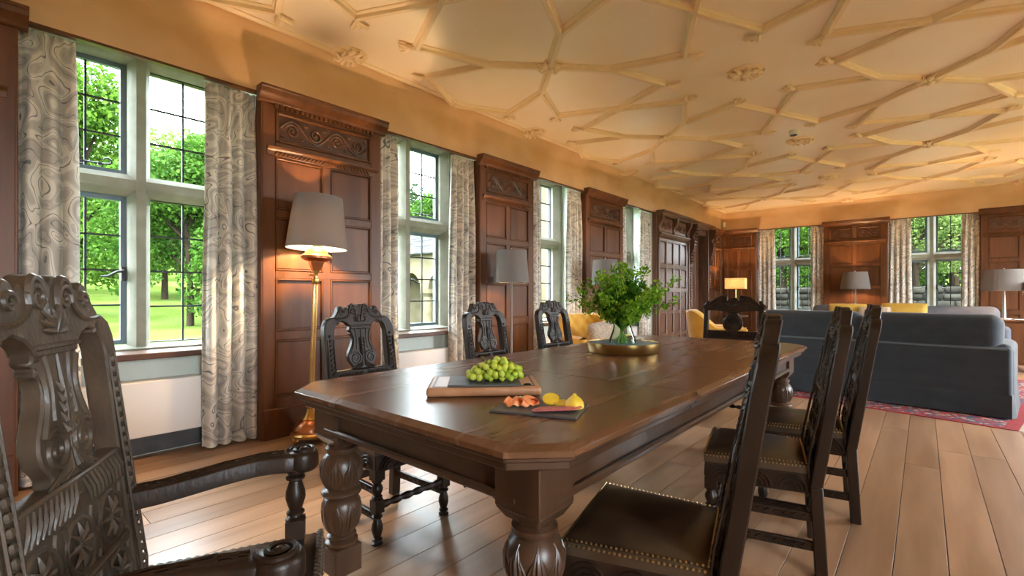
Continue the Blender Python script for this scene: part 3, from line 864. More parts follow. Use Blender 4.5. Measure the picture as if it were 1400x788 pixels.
def back_parts(t, W, z0, zr0, zr, zt, zs, zc, m, fine=1, y0=-0.20, k=0.20, th=0.042):
    wp = lambda x, y, z: (x, y + rake(z, 0.46, y0, k), z)
    yf = 0.5*th     # front face offset
    for s in (-1, 1):
        p = MB().prism(post_xz(W, z0, zs, zt, s), XZf, -th*0.55, yf*1.0).warp(wp)
        # leg below the seat
        lo = MB().box(s*W-(0.05 if s > 0 else 0), s*W+(0 if s > 0 else 0.05), -th*0.55, yf, 0.0, z0)
        lo.warp(wp); p.add(lo.v, lo.f)
        po = p.build('back_post', m, t, bevel=0.004)
        cv = MB()
        xx = s*(W-0.025)
        cv.tube([(xx-0.016, yf, z0+0.03+i*0.05) for i in range(int((zs-0.06-z0)/0.05))], 0.0035, 5)
        cv.tube([(xx+0.016, yf, z0+0.03+i*0.05) for i in range(int((zs-0.06-z0)/0.05))], 0.0035, 5)
        n = int((zs-0.07-z0-0.03)/0.024)
        for i in range(n):
            z = z0+0.04+i*0.024
            cv.ball((xx, yf, z), (0.010, 0.006, 0.0095), 6, 4)
        cv.warp(wp)
        cv.build('carving', m, po)
    cr = MB().prism(crest_xz(W, zt, zs, zc), XZf, -th*0.45, yf).warp(wp).build('crest_rail', m, t, bevel=0.004)
    h = zc-zt; kx = W-0.06
    cv = MB()
    for s in (-1, 1):
        a0 = PI*0.5 if s > 0 else PI*0.5
        cv.tube([(s*q[0], yf, q[2]) for q in bez((0.02,0,zt+0.03), (0.01*W/.2,0,zc+0.02), (kx*0.42,0,zc+0.012), (kx*0.40,0,zc-h*0.45), 12)], 0.007*fine, 6)
        cv.tube([(s*q[0], yf, q[2]) for q in spiral(kx*0.26, zc-h*0.36, kx*0.15, kx*0.03, 0.2, 1.4, 16)], [0.007*fine*(1-0.4*i/16) for i in range(17)], 6)
        cv.tube([(s*q[0], yf, q[2]) for q in spiral(kx*0.70, zc-h*0.42, kx*0.11, kx*0.02, PI, -1.3, 14)], [0.006*fine*(1-0.4*i/14) for i in range(15)], 6)
        cv.tube([(s*q[0], yf, q[2]) for q in bez((kx*0.40,0,zc-h*0.45), (kx*0.5,0,zt+h*0.22), (kx*0.8,0,zt+h*0.25), (kx*0.98,0,zs-0.006), 10)], 0.005*fine, 5)
        for i, an in enumerate((10, 30, 52, 74)):
            ln = h*(0.34+0.06*i)
            c_, s_ = math.cos(R(an)), math.sin(R(an))
            cv.tube([(s*0.004, yf, zt+0.012), (s*ln*0.5*c_, yf+0.004, zt+0.014+ln*0.5*s_), (s*ln*c_*1.1, yf, zt+0.012+ln*s_)], [0.003,0.0075*fine,0.002], 6)
    cv.tube([(-kx*0.42, yf, zt-0.012), (kx*0.42, yf, zt-0.012)], 0.005*fine, 6)
    cv.warp(wp); cv.build('carving', m, cr)
    hw = W*0.40
    sp = MB().prism(splat_xz(hw, zr, zt-0.01), XZf, -th*0.35, yf*0.75).warp(wp).build('splat', m, t, bevel=0.004)
    yS = yf*0.75; H = zt-0.01-zr
    cv = MB()
    for s in (-1, 1):
        cv.tube([(s*q[0], yS, q[2]) for q in spiral(hw*0.52, zr+H*0.25, hw*0.44, hw*0.06, PI*0.25, 2.0, 26)], [0.0062*fine*(1-0.35*i/26) for i in range(27)], 6)
        cv.tube([(s*q[0], yS, q[2]) for q in bez((hw*0.83,0,zr+H*0.36), (hw*0.62,0,zr+H*0.55), (hw*0.36,0,zr+H*0.64), (hw*0.72,0,zr+H*0.90), 12)], 0.0055*fine, 6)
        cv.tube([(s*q[0], yS, q[2]) for q in bez((hw*0.40,0,zr+H*0.46), (hw*0.42,0,zr+H*0.58), (hw*0.22,0,zr+H*0.70), (hw*0.46,0,zr+H*0.96), 12)], 0.0045*fine, 6)
        for i in range(5):
            z_ = zr+H*(0.30+0.075*i)
            cv.tube([(s*0.002, yS, z_), (s*hw*0.12, yS+0.004, z_+H*0.06), (s*hw*0.17, yS, z_+H*0.13)], [0.002,0.006*fine,0.002], 6)
        for i in range(4):
            a_ = 0.18+0.2*i
            cv.tube([(s*hw*0.06, yS, zr+H*0.22), (s*hw*a_*0.6, yS+0.002, zr+H*0.08), (s*hw*(a_+0.16), yS, zr+0.004)], [0.002,0.005*fine,0.003], 5)
    cv.tube([(0, yS, zr+H*0.22), (0, yS+0.003, zr+H*0.6), (0, yS, zr+H*0.97)], [0.003,0.0055*fine,0.003], 6)
    cv.warp(wp); cv.build('carving', m, sp)
    rl_ = MB().box(-W+0.045, W-0.045, -th*0.45, yf*0.9, zr0, zr).warp(wp).build('back_rail', m, t, bevel=0.005)
    cv = MB()
    n = 10
    for i in range(n):
        for s in (-1, 1):
            xx = s*(0.012+(W-0.07)*i/n)
            cv.tube([(xx, yf*0.9, zr-0.008), (xx+s*0.012, yf*0.9+0.003, (zr+zr0)/2), (xx+s*0.022, yf*0.9, zr0+0.008)], [0.002,0.0045*fine,0.002], 5)
    cv.tube([(-W+0.06, yf*0.9, (zr+zr0)/2), (W-0.06, yf*0.9, (zr+zr0)/2)], 0.003, 5)
    cv.warp(wp); cv.build('carving', m, rl_)
    zb = z0+0.03
    pn = MB().box(-W+0.045, W-0.045, -th*0.3, yf*0.35, zb, zr0).warp(wp).build('back_panel', m, t)
    cv = MB(); yP = yf*0.35
    zm = (zb+zr0)/2; q_ = (zr0-zb)/2
    cv.tube([(-W+0.05, yP, zm), (W-0.05, yP, zm)], 0.007, 6)
    cv.tube([(-W+0.05, yP, zm-0.012), (W-0.05, yP, zm-0.012)], 0.004, 6)
    for cx in (-0.55*W, 0, 0.55*W):
        for cz in (zm+q_*0.5, zm-q_*0.5):
            rr_ = min(q_*0.40, 0.26*W)
            cv.tube([(cx+rr_*math.cos(2*PI*i/16), yP, cz+rr_*math.sin(2*PI*i/16)) for i in range(17)], 0.0045*fine, 5)
            for i in range(8):
                a = 2*PI*i/8
                cv.tube([(cx+rr_*0.15*math.cos(a), yP, cz+rr_*0.15*math.sin(a)), (cx+rr_*0.5*math.cos(a), yP+0.003, cz+rr_*0.5*math.sin(a)), (cx+rr_*0.85*math.cos(a), yP, cz+rr_*0.85*math.sin(a))], [0.002,0.006*fine,0.002], 5)
            cv.ball((cx, yP, cz), (0.008,0.005,0.008), 6, 4)
            for s in (-1, 1):
                cv.tube([(cx+s*0.24*W+s*0.012*math.sin(w_*6), yP, cz-q_*0.42+w_*q_*0.84) for w_ in [i/8 for i in range(9)]], 0.004*fine, 5)
    cv.warp(wp); cv.build('carving', m, pn)
def seat_cushion(wf, wr, yf_, yr, z0, z1, puff):
    def fn(u, v):
        y = yr+(yf_-yr)*v; hw = (wr+(wf-wr)*v)/2
        a = 2*u-1; b = 2*v-1
        e = max(0, (1-abs(a)**3.2))*max(0, (1-abs(b)**3.2))
        return (hw*a, y, z1+puff*e**0.6)
    mb = MB(); mb.grid(fn, 14, 14)
    n = 14
    # vertical border
    bd = [fn(i/n, 0) for i in range(n)] + [fn(1, i/n) for i in range(n)] + [fn(1-i/n, 1) for i in range(n)] + [fn(0, 1-i/n) for i in range(n)]
    m_ = len(bd)
    mb.add(bd + [(x*1.0, y, z0) for x, y, z in bd], [(i, (i+1) % m_, m_+(i+1) % m_, m_+i) for i in range(m_)])
    return mb, bd
LEG = [(0.018,0.0),(0.024,0.012),(0.026,0.03),(0.018,0.05),(0.022,0.06),(0.022,0.07)]
def turned(mb, x, y, z0, z1, r):
    h = z1-z0
    pf = [(0.75,0),(1.0,0.02),(1.0,0.05),(0.6,0.09),(0.55,0.12),(0.9,0.15),(0.9,0.18),(0.6,0.22),(0.8,0.32),(1.0,0.45),(0.95,0.58),(0.7,0.72),(0.6,0.78),(0.95,0.82),(0.95,0.86),(0.6,0.9),(0.85,0.94),(0.9,1.0)]
    mb.lathe([(r*a, z0+h*b) for a, b in pf], 12, (x, y, 0))
def make_chair(label, group):
    t = thing('dining_chair', label, 'chair', group=group)
    m = 'chair_oak'
    W = 0.205; ZS = 0.425
    back_parts(t, W, 0.36, 0.675, 0.725, 0.965, 1.0, 1.068, m)
    # seat frame
    wf, wr, yF, yR = 0.44, 0.37, 0.20, -0.19
    fr = MB()
    fr.prism([(-wf/2, yF), (wf/2, yF), (wr/2, yR), (-wr/2, yR)], XYf, 0.325, 0.418)
    f = fr.build('seat_frame', m, t, bevel=0.004)
    cv = MB()
    for s in (-1, 1):
        for i in range(3):
            v = 0.18+0.32*i
            yc = yR+(yF-yR)*v; xc = s*(wr+(wf-wr)*v)/2+s*0.002
            for r in (0.055, 0.040, 0.025):
                cv.tube([(xc, yc+r*math.cos(a), 0.336+r*1.05*math.sin(a)) for a in [PI*j/8 for j in range(9)]], 0.004, 5)
    for i in range(3):
        xc = -0.14+0.14*i
        for r in (0.055, 0.040, 0.025):
            cv.tube([(xc+r*math.cos(a), yF+0.002, 0.336+r*1.05*math.sin(a)) for a in [PI*j/8 for j in range(9)]], 0.004, 5)
    cv.build('carving', m, f)
    mb, bd = seat_cushion(wf+0.006, wr+0.004, yF+0.004, yR+0.012, 0.405, 0.440, 0.026)
    st = mb.build('seat', 'leather', t, smooth=60)
    nl = MB()
    for i in range(len(bd)):
        p, q = Vector(bd[i]), Vector(bd[(i+1) % len(bd)])
        for k in (0.0, 0.5):
            c = p.lerp(q, k); c.x *= 1.002
            cc = (c.x*1.004, c.y+(0.002 if c.y > 0 else -0.001), c.z-0.006)
            nl.ball(cc, 0.0045, 5, 4)
            nl.ball((c.x*0.975, c.y*0.975, c.z+0.006), 0.0038, 5, 4)
    tag(nl.build('nail_trim', 'nail', st), kind='stuff')
    # front legs and stretchers
    for s in (-1, 1):
        lg = MB(); turned(lg, s*0.195, 0.178, 0.0, 0.15, 0.026)
        lg.box(s*0.195-0.023, s*0.195+0.023, 0.155, 0.201, 0.145, 0.20)
        turned(lg, s*0.195, 0.178, 0.20, 0.30, 0.026)
        lg.box(s*0.195-0.025, s*0.195+0.025, 0.153, 0.202, 0.29, 0.34)
        lg.build('leg', m, t)
        for z in (0.12, 0.235):
            sx = MB()
            sx.prism([(-0.2, z-0.018), (0.168, z-0.018), (0.168, z+0.018), (-0.2, z+0.018)], YZf, -0.010, 0.010)
            sx.warp(lambda x, y, z_: (x+s*(0.183+0.01*(y+0.2)/0.4), y, z_))
            so = sx.build('stretcher', m, t, bevel=0.003)
            cv = MB()
            for i in range(11):
                y_ = -0.16+i*0.033
                for sd in (-1, 1):
                    cv.tube([(s*(0.183+0.01*(y_+0.2)/0.4)+sd*0.0105, y_-0.012, z-0.012), (s*(0.183+0.01*(y_+0.2)/0.4)+sd*0.0105, y_+0.004, z), (s*(0.183+0.01*(y_+0.2)/0.4)+sd*0.0105, y_-0.012, z+0.012)], 0.003, 4)
            cv.build('carving', m, so)
    fs = MB()
    fs.tube([(-0.19+0.38*i/24, 0.178, 0.17) for i in range(25)], [0.012+0.007*abs(math.sin(i*PI/4)) for i in range(25)], 8)
    fs.build('front_stretcher', m, t)
    MB().box(-0.18, 0.18, -0.225, -0.205, 0.15, 0.19).build('rear_stretcher', m, t, bevel=0.003)
    return t
GR = 'carved oak dining chairs along the table sides'
L_ = [(-2.03,1.41,-90, 'carved dining chair with openwork back nearest the copper floor lamp, window side of table'),
      (-2.05,2.42,-88, 'middle carved dining chair on the window side of the table, behind the grapes'),
      (-2.05,3.21,-92, 'carved dining chair in front of the yellow tufted armchair, window side of table'),
      (-0.615,1.345,104, 'nearest carved dining chair at lower right with big brown leather seat in full view'),
      (-0.565,2.345,103, 'middle of the three carved dining chairs on the right side of the table'),
      (-0.505,3.01,100, 'carved dining chair on the right of the table, closest to the blue sofa')]
ch0 = make_chair(L_[0][3], GR)
for i, (x, y, rz, lb) in enumerate(L_):
    c = ch0 if i == 0 else copy_tree(ch0)
    c.location = (x, y, 0); c.rotation_euler = (0, 0, R(rz)); c['label'] = lb

# the big carved armchair in the foreground
def make_armchair():
    t = thing('carved_armchair', 'large carved oak armchair with scrolled arms in the left foreground', 'armchair', (-1.150, 0.335, 0), R(-29))
    m = 'arm_oak'
    W = 0.240
    back_parts(t, W, 0.40, 0.695, 0.765, 1.035, 1.075, 1.158, m, fine=1.15, y0=-0.195, k=0.13, th=0.046)
    wf, wr, yF, yR = 0.54, 0.46, 0.21, -0.22
    MB().prism([(-wf/2, yF), (wf/2, yF), (wr/2, yR), (-wr/2, yR)], XYf, 0.33, 0.43).build('seat_frame', m, t, bevel=0.006)
    mb, bd = seat_cushion(wf+0.008, wr, yF+0.006, yR+0.01, 0.42, 0.452, 0.012)
    st = mb.build('seat', 'leather_dark', t, smooth=60)
    rp = MB()
    def edge(p, q, n):
        p, q = Vector(p), Vector(q)
        for i in range(n):
            c = p.lerp(q, (i+0.5)/n)
            rp.ball(c, (0.011,0.011,0.013), 6, 4)
    edge((-wf/2, yF+0.012, 0.430), (wf/2, yF+0.012, 0.430), 30)
    edge((-wf/2, yF+0.008, 0.455), (wf/2, yF+0.008, 0.455), 30)
    for s in (-1, 1): edge((s*(wf/2+0.006), yF, 0.440), (s*(wr/2+0.006), yR, 0.440), 22)
    tag(rp.build('gadroon_edge', m, st), kind='stuff')
    for s in (-1, 1):
        # arm: from the back post forward to a scroll
        pts = bez((s*0.215, -0.225, 0.632), (s*0.235, -0.12, 0.622), (s*0.275, 0.02, 0.672), (s*0.275, 0.155, 0.660), 14)
        n = len(pts)
        a = MB()
        ring = []
        for i, p in enumerate(pts):
            hw = 0.021+0.005*math.sin(PI*i/(n-1)); hh = 0.024
            if i > n-4: hw += 0.004*(i-n+4)
            ring += [(p[0]-hw, p[1], p[2]-hh), (p[0]+hw, p[1], p[2]-hh), (p[0]+hw, p[1], p[2]+hh*0.75), (p[0]+hw*0.5, p[1], p[2]+hh), (p[0]-hw*0.5, p[1], p[2]+hh), (p[0]-hw, p[1], p[2]+hh*0.75)]
        fs = [tuple(range(6))[::-1], tuple(range(6*(n-1), 6*n))]
        for i in range(n-1):
            for k in range(6):
                k2 = (k+1) % 6
                fs.append((6*i+k, 6*i+k2, 6*(i+1)+k2, 6*(i+1)+k))
        a.add(ring, fs)
        a.lathe([(0.0,-0.030),(0.034,-0.028),(0.042,-0.018),(0.042,0.016),(0.036,0.026),(0.0,0.028)], 20, (pts[-1][0]+s*0.004, pts[-1][1]+0.016, pts[-1][2]))
        ao = a.build('arm', 'chair_oak', t, bevel=0.003)
        cv = MB()
        e = pts[-1]
        sp = [(e[0]+s*0.004+q[0], e[1]+0.016+q[2], e[2]+0.029) for q in spiral(0, 0, 0.036, 0.006, -PI/2, s*1.8, 26)]
        cv.tube(sp, 0.0055, 6)
        cv.ball((e[0]+s*0.004, e[1]+0.016, e[2]+0.028), (0.009,0.009,0.007), 8, 5)
        for off in (-0.012, 0.0, 0.012):
            cv.tube([(p[0]+off+0.003*math.sin(i*2.1+off*300), p[1], p[2]+0.0245) for i, p in enumerate(pts[1:-1])], 0.0038, 5)
        for i, p in enumerate(pts[2:-2]):
            for sd in (-1, 1):
                cv.tube([(p[0], p[1], p[2]+0.0245), (p[0]+sd*0.010, p[1]+0.010, p[2]+0.026), (p[0]+sd*0.018, p[1]+0.018, p[2]+0.021)], [0.002,0.004,0.002], 5)
        cv.build('carving', 'chair_oak', ao)
        sup = MB()
        turned(sup, s*0.262, 0.155, 0.50, 0.642, 0.026)
        sup.box(s*0.262-0.024, s*0.262+0.024, 0.131, 0.179, 0.43, 0.505)
        sup.build('arm_support', 'chair_oak', t)
        lg = MB(); turned(lg, s*0.235, 0.18, 0.0, 0.16, 0.03)
        lg.box(s*0.235-0.027, s*0.235+0.027, 0.153, 0.207, 0.15, 0.21); turned(lg, s*0.235, 0.18, 0.205, 0.34, 0.03)
        lg.build('leg', m, t)
        MB().box(s*0.225-0.012, s*0.225+0.012, -0.2, 0.18, 0.09, 0.125).build('stretcher', m, t, bevel=0.003)
    MB().box(-0.22, 0.22, 0.168, 0.192, 0.16, 0.20).build('stretcher', m, t, bevel=0.003)
    MB().box(-0.21, 0.21, -0.25, -0.225, 0.13, 0.17).build('stretcher', m, t, bevel=0.003)
make_armchair()

# the shell-crested chair at the far table end
def make_end_chair():
    t = thing('shell_back_chair', 'carved dark chair with shell crest and heart splat at the far table end', 'chair', (-1.36, 4.47, 0), R(180))
    m = 'chair_oak'
    k = 0.16
    wp = lambda x, y, z: (x, y + rake(z, 0.46, -0.21, k), z)
    W = 0.265
    for s in (-1, 1):
        p = MB().prism([(s*(W-0.045),0.0),(s*W,0.0),(s*(W-0.004),0.6),(s*W,0.985),(s*(W-0.04),0.985),(s*(W-0.05),0.6)], XZf, -0.022, 0.022).warp(wp)
        po = p.build('back_post', m, t, bevel=0.004)
        cv = MB(); cv.tube([(s*(W-0.008), 0, 0.985), (s*W, 0, 1.0), (s*(W-0.02), 0, 1.03), (s*(W-0.03), 0, 1.05), (s*(W-0.03), 0, 1.06)], [0.022,0.027,0.014,0.020,0.012], 10)
        cv.warp(wp); cv.build('carving', m, po)
    top = [(-W,0.97),(-W,1.01),(-0.22,1.03),(-0.17,1.075),(-0.12,1.105),(-0.075,1.11),(-0.055,1.09),(-0.06,1.07),(-0.05,1.06),(-0.03,1.085),(0.0,1.095)]
    out = top + [(-a, b) for a, b in top[-2::-1]] + [(0.12,0.965),(0.05,0.95),(-0.05,0.95),(-0.12,0.965)]
    cr = MB().prism(out, XZf, -0.02, 0.02).warp(wp).build('crest_rail', m, t, bevel=0.004)
    cv = MB()
    for s in (-1, 1):
        cv.tube([(s*q[0], 0.022, q[2]) for q in bez((W-0.01,0,1.0), (0.2,0,1.03), (0.15,0,1.12), (0.075,0,1.10), 12)], 0.009, 6)
        cv.tube([(s*q[0], 0.022, q[2]) for q in spiral(0.082, 1.085, 0.026, 0.005, PI/2, 1.4, 16)], 0.008, 6)
        cv.tube([(s*q[0], 0.022, q[2]) for q in bez((0.10,0,1.03), (0.13,0,1.05), (0.19,0,1.02), (0.22,0,0.995), 10)], 0.007, 6)
        cv.ball((s*0.14, 0.022, 1.03), (0.014,0.008,0.014), 7, 5)
    for i in range(9):
        a = R(18+i*18)
        cv.tube([(0, 0.02, 1.01), (0.04*math.cos(a), 0.028, 1.01+0.045*math.sin(a)), (0.068*math.cos(a), 0.022, 1.01+0.078*math.sin(a))], [0.003,0.009,0.004], 6)
    cv.warp(wp); cv.build('carving', m, cr)
    hp = [(0.05,0.78),(0.075,0.80),(0.088,0.84),(0.080,0.885),(0.052,0.92),(0.036,0.945),(0.06,0.955)]
    sp = MB().prism(hp + [(-a, b) for a, b in hp[::-1]], XZf, -0.014, 0.014).warp(wp).build('splat', m, t, bevel=0.004)
    cv = MB()
    for s in (-1, 1):
        cv.tube([(s*q[0], 0.015, q[2]) for q in bez((0.005,0,0.93), (0.05,0,0.92), (0.10,0,0.85), (0.045,0,0.80), 14)], 0.006, 6)
        cv.tube([(s*q[0], 0.015, q[2]) for q in spiral(0.022, 0.815, 0.018, 0.004, 0, 1.4, 14)], 0.005, 6)
        for i in range(4):
            cv.tube([(0.0, 0.015, 0.84), (s*0.012*(i+0.5), 0.019, 0.865), (s*0.010*i, 0.015, 0.90)], [0.002,0.005,0.002], 5)
    cv.warp(wp); cv.build('carving', m, sp)
    rl_ = MB().box(-W+0.04, W-0.04, -0.02, 0.018, 0.715, 0.78).warp(wp).build('back_rail', m, t, bevel=0.004)
    cv = MB()
    for i in range(19):
        xx = -0.207+i*0.023
        cv.tube([(xx, 0.02, 0.728), (xx, 0.024, 0.748), (xx, 0.02, 0.768)], [0.004,0.008,0.006], 6)
    cv.warp(wp); cv.build('carving', m, rl_)
    MB().box(-W+0.04, W-0.04, -0.008, 0.008, 0.47, 0.715).warp(wp).build('back_panel', m, t)
    MB().prism([(-0.27,0.23),(0.27,0.23),(0.25,-0.2),(-0.25,-0.2)], XYf, 0.33, 0.42).build('seat_frame', m, t, bevel=0.006)
    mb, bd = seat_cushion(0.54, 0.5, 0.235, -0.19, 0.41, 0.44, 0.03)
    mb.build('seat', 'leather', t, smooth=60)
    for s in (-1, 1):
        MB().tube([(s*0.24,0.2,0.36),(s*0.262,0.222,0.28),(s*0.25,0.21,0.15),(s*0.236,0.196,0.05),(s*0.245,0.225,0.018),(s*0.247,0.245,0.012)], [0.034,0.034,0.022,0.017,0.022,0.012], 10).build('leg', m, t)
        MB().tube([(s*0.235, -0.19+0.38*i/24, 0.13) for i in range(25)], [0.011+0.006*abs(math.sin(i*PI/4)) for i in range(25)], 8).build('stretcher', m, t)
    MB().tube([(-0.235+0.47*i/32, 0.05, 0.14) for i in range(33)], [0.010+0.009*abs(math.sin(i*PI/4)) for i in range(33)], 8).build('stretcher', m, t)
    MB().box(-0.24, 0.24, -0.225, -0.205, 0.2, 0.235).build('stretcher', m, t, bevel=0.003)
make_end_chair()

# ------------------------------------------------------------------ dining table
def make_table():
    x0, x1, y0, y1, h = -1.86, -0.60, 0.795, 3.87, 0.775
    t = thing('dining_table', 'long dark oak dining table with clipped corners and bulbous carved legs', 'table', ((x0+x1)/2, (y0+y1)/2, 0))
    cx, cy = (x0+x1)/2, (y0+y1)/2
    hx, hy = (x1-x0)/2, (y1-y0)/2
    cc = 0.115
    secs = [y0, 1.70, 2.30, 2.95, y1]
    def outline(ins, a, b, first, last):
        X0, X1 = -hx+ins, hx-ins; c = cc-ins*0.4
        p = []
        if first: p += [(X0+c, a+ins), (X1-c, a+ins), (X1, a+ins+c)]
        else: p += [(X0, a), (X1, a)]
        if last: p += [(X1, b-ins-c), (X1-c, b-ins), (X0+c, b-ins), (X0, b-ins-c)]
        else: p += [(X1, b), (X0, b)]
        if first: p += [(X0, a+ins+c)]
        return p
    for i in range(4):
        a, b = secs[i]-cy, secs[i+1]-cy
        a += 0.0008 if i else 0; b -= 0.0008 if i < 3 else 0
        F, L = i == 0, i == 3
        lay = [(0.0, h-0.030, 0.006), (0.026, h, 0.006)]
        mb = MB()
        lo, hi = outline(0.0, a, b, F, L), outline(0.022, a, b, F, L)
        n = len(lo)
        vs = [(x, y, h-0.026) for x, y in lo] + [(x, y, h-0.011) for x, y in lo] + [(x, y, h) for x, y in hi]
        fs = [tuple(range(n))[::-1], tuple(range(2*n, 3*n))]
        for k in range(2):
            for j in range(n):
                j2 = (j+1) % n
                fs.append((k*n+j, k*n+j2, (k+1)*n+j2, (k+1)*n+j))
        mb.add(vs, fs)
        tp = mb.build('table_top_board', 'table_top', t, bevel=0.0015, smooth=22)
        MB().prism(outline(0.012, a, b, F, L), XYf, h-0.042, h-0.028).build('edge_moulding', 'table_oak', tp, bevel=0.004, smooth=22)
        MB().prism(outline(0.030, a, b, F, L), XYf, h-0.066, h-0.042).build('under_moulding', 'table_oak', tp, bevel=0.003, smooth=22)
    lx, ly = hx-0.155, hy-0.165
    for s in (-1, 1):
        MB().box(min(s*(lx+0.03), s*(lx+0.055)), max(s*(lx+0.03), s*(lx+0.055)), -ly, ly, 0.60, 0.706).build('apron', 'table_oak', t, bevel=0.003)
        MB().box(min(s*(lx+0.055), s*(lx+0.075)), max(s*(lx+0.055), s*(lx+0.075)), -ly, ly, 0.60, 0.622).build('apron_bead', 'table_oak', t, bevel=0.006)
        MB().box(-lx, lx, min(s*(ly+0.03), s*(ly+0.055)), max(s*(ly+0.03), s*(ly+0.055)), 0.60, 0.706).build('apron', 'table_oak', t, bevel=0.003)
        MB().box(-lx, lx, min(s*(ly+0.055), s*(ly+0.075)), max(s*(ly+0.055), s*(ly+0.075)), 0.60, 0.622).build('apron_bead', 'table_oak', t, bevel=0.006)
    prof = [(0.052,0.158),(0.060,0.165),(0.060,0.176),(0.046,0.184),(0.055,0.192),(0.055,0.198),(0.044,0.206),(0.056,0.225),(0.068,0.26),(0.073,0.30),(0.070,0.325),(0.058,0.342),
            (0.050,0.346),(0.070,0.352),(0.076,0.362),(0.070,0.374),(0.056,0.380),(0.064,0.40),(0.075,0.43),(0.077,0.465),(0.068,0.495),(0.052,0.512),(0.060,0.520),(0.060,0.534),(0.048,0.542),(0.056,0.556),(0.062,0.57)]
    for sx in (-1, 1):
        for sy in (-1, 1):
            X, Y = sx*lx, sy*ly
            mb = MB().lathe(prof, 24, (X, Y, 0))
            lg = mb.build('leg', 'table_oak', t, smooth=50)
            # top block with curved underside
            bk = MB()
            b = 0.073
            bk.box(X-b, X+b, Y-b, Y+b, 0.585, 0.707)
            bk.add([(X-b,Y-b,0.585),(X+b,Y-b,0.585),(X+b,Y+b,0.585),(X-b,Y+b,0.585),(X-b*.72,Y-b*.72,0.552),(X+b*.72,Y-b*.72,0.552),(X+b*.72,Y+b*.72,0.552),(X-b*.72,Y+b*.72,0.552)],
                   [(4,5,6,7),(0,4,5,1),(1,5,6,2),(2,6,7,3),(3,7,4,0),(0,1,2,3)])
            bk.build('leg_block', 'table_oak', lg, bevel=0.003)
            MB().box(X-0.056, X+0.056, Y-0.056, Y+0.056, 0.055, 0.16).build('foot_block', 'table_oak', lg, bevel=0.005)
            cs = MB().lathe([(0.018,0.03),(0.022,0.045),(0.022,0.056)], 10, (X, Y, 0))
            cs.tube([(X-0.009, Y, 0.019), (X+0.009, Y, 0.019)], 0.019, 14)
            cs.build('castor', 'iron', lg)
            cv = MB()
            for z0, z1, r0 in ((0.215, 0.335, 0.071), (0.388, 0.503, 0.0745)):
                for i in range(8):
                    a = 2*PI*i/8
                    for da, rr in ((-0.30, 0.004), (-0.15, 0.0045), (0, 0.006), (0.15, 0.0045), (0.30, 0.004)):
                        pts = []
                        for q in range(7):
                            w = q/6
                            zz = z0+(z1-z0)*w*(1-abs(da)*0.7)
                            rad = np.interp(zz, [p[1] for p in prof], [p[0] for p in prof])
                            an = a+da*(0.3+0.9*math.sin(PI*min(1, w*0.9+0.1)))
                            pts.append((X+rad*math.cos(an), Y+rad*math.sin(an), zz))
                        cv.tube(pts, [rr*0.5, rr, rr, rr, rr*0.9, rr*0.8, rr*0.4], 5)
            cv.build('carved_leaves', 'table_oak', lg, smooth=60)
            # curved spandrel brackets to both aprons
            for ax in (0, 1):
                pts = [(0.0,0.605),(0.0,0.57)] + [(0.0+0.115*(1-math.cos(q)), 0.57+0.034*math.sin(q)) for q in [PI/2*i/5 for i in range(1,6)]] + [(0.13,0.585),(0.15,0.605)]
                br = MB()
                if ax == 0:
                    br.prism(pts, lambda a, b_, d: (X-sx*(b+a), Y+sy*d, b_), 0.028, 0.056)
                else:
                    br.prism(pts, lambda a, b_, d: (X+sx*d, Y-sy*(b+a), b_), 0.028, 0.056)
                br.build('spandrel', 'table_oak', lg, bevel=0.002)
    # bearers below the extension joint
    for yy in (-0.55, 0.45):
        MB().box(-hx+0.10, hx-0.10, yy-0.03, yy+0.03, 0.66, 0.705).build('bearer', 'table_oak', t, bevel=0.003)
make_table()

# ------------------------------------------------------------------ lamps
def lamp_light(parent, z, watts, col=(1.0,0.62,0.30), r=0.03):
    d = bpy.data.lights.new('lamp_light', 'POINT'); d.energy = watts; d.color = col; d.shadow_soft_size = r
    o = bpy.data.objects.new('lamp_light', d); C.objects.link(o); o.parent = parent; o.location = (0, 0, z)
def drum(rb, rt, z0, z1, m, parent, n=40):
    mb = MB().lathe([(rb, z0), (rt, z1)], n); mb.f = [f for f in mb.f if len(f) == 4]
    mi = MB().lathe([(rb-0.004, z0), (rt-0.004, z1)], n); mi.f = [f for f in mi.f if len(f) == 4]
    mb.add(mi.v, mi.f)
    for r, z in ((rb, z0), (rt, z1)):
        vs = [((r-d)*math.cos(2*PI*k/n), (r-d)*math.sin(2*PI*k/n), z) for d in (0, 0.004) for k in range(n)]
        mb.add(vs, [(k, (k+1) % n, n+(k+1) % n, n+k) for k in range(n)])
    return mb.build('shade', m, parent)
def spider(rt, z, parent, m='brass'):
    s = MB()
    for k in range(3):
        a = 2*PI*k/3
        s.tube([(0,0,z-0.01), (rt*math.cos(a), rt*math.sin(a), z-0.012)], 0.0025, 5)
    s.tube([(0,0,z-0.12), (0,0,z+0.012)], 0.004, 6); s.ball((0,0,z+0.016), 0.010, 8, 6)
    s.build('shade_carrier', m, parent)
LAMPW = 34.0
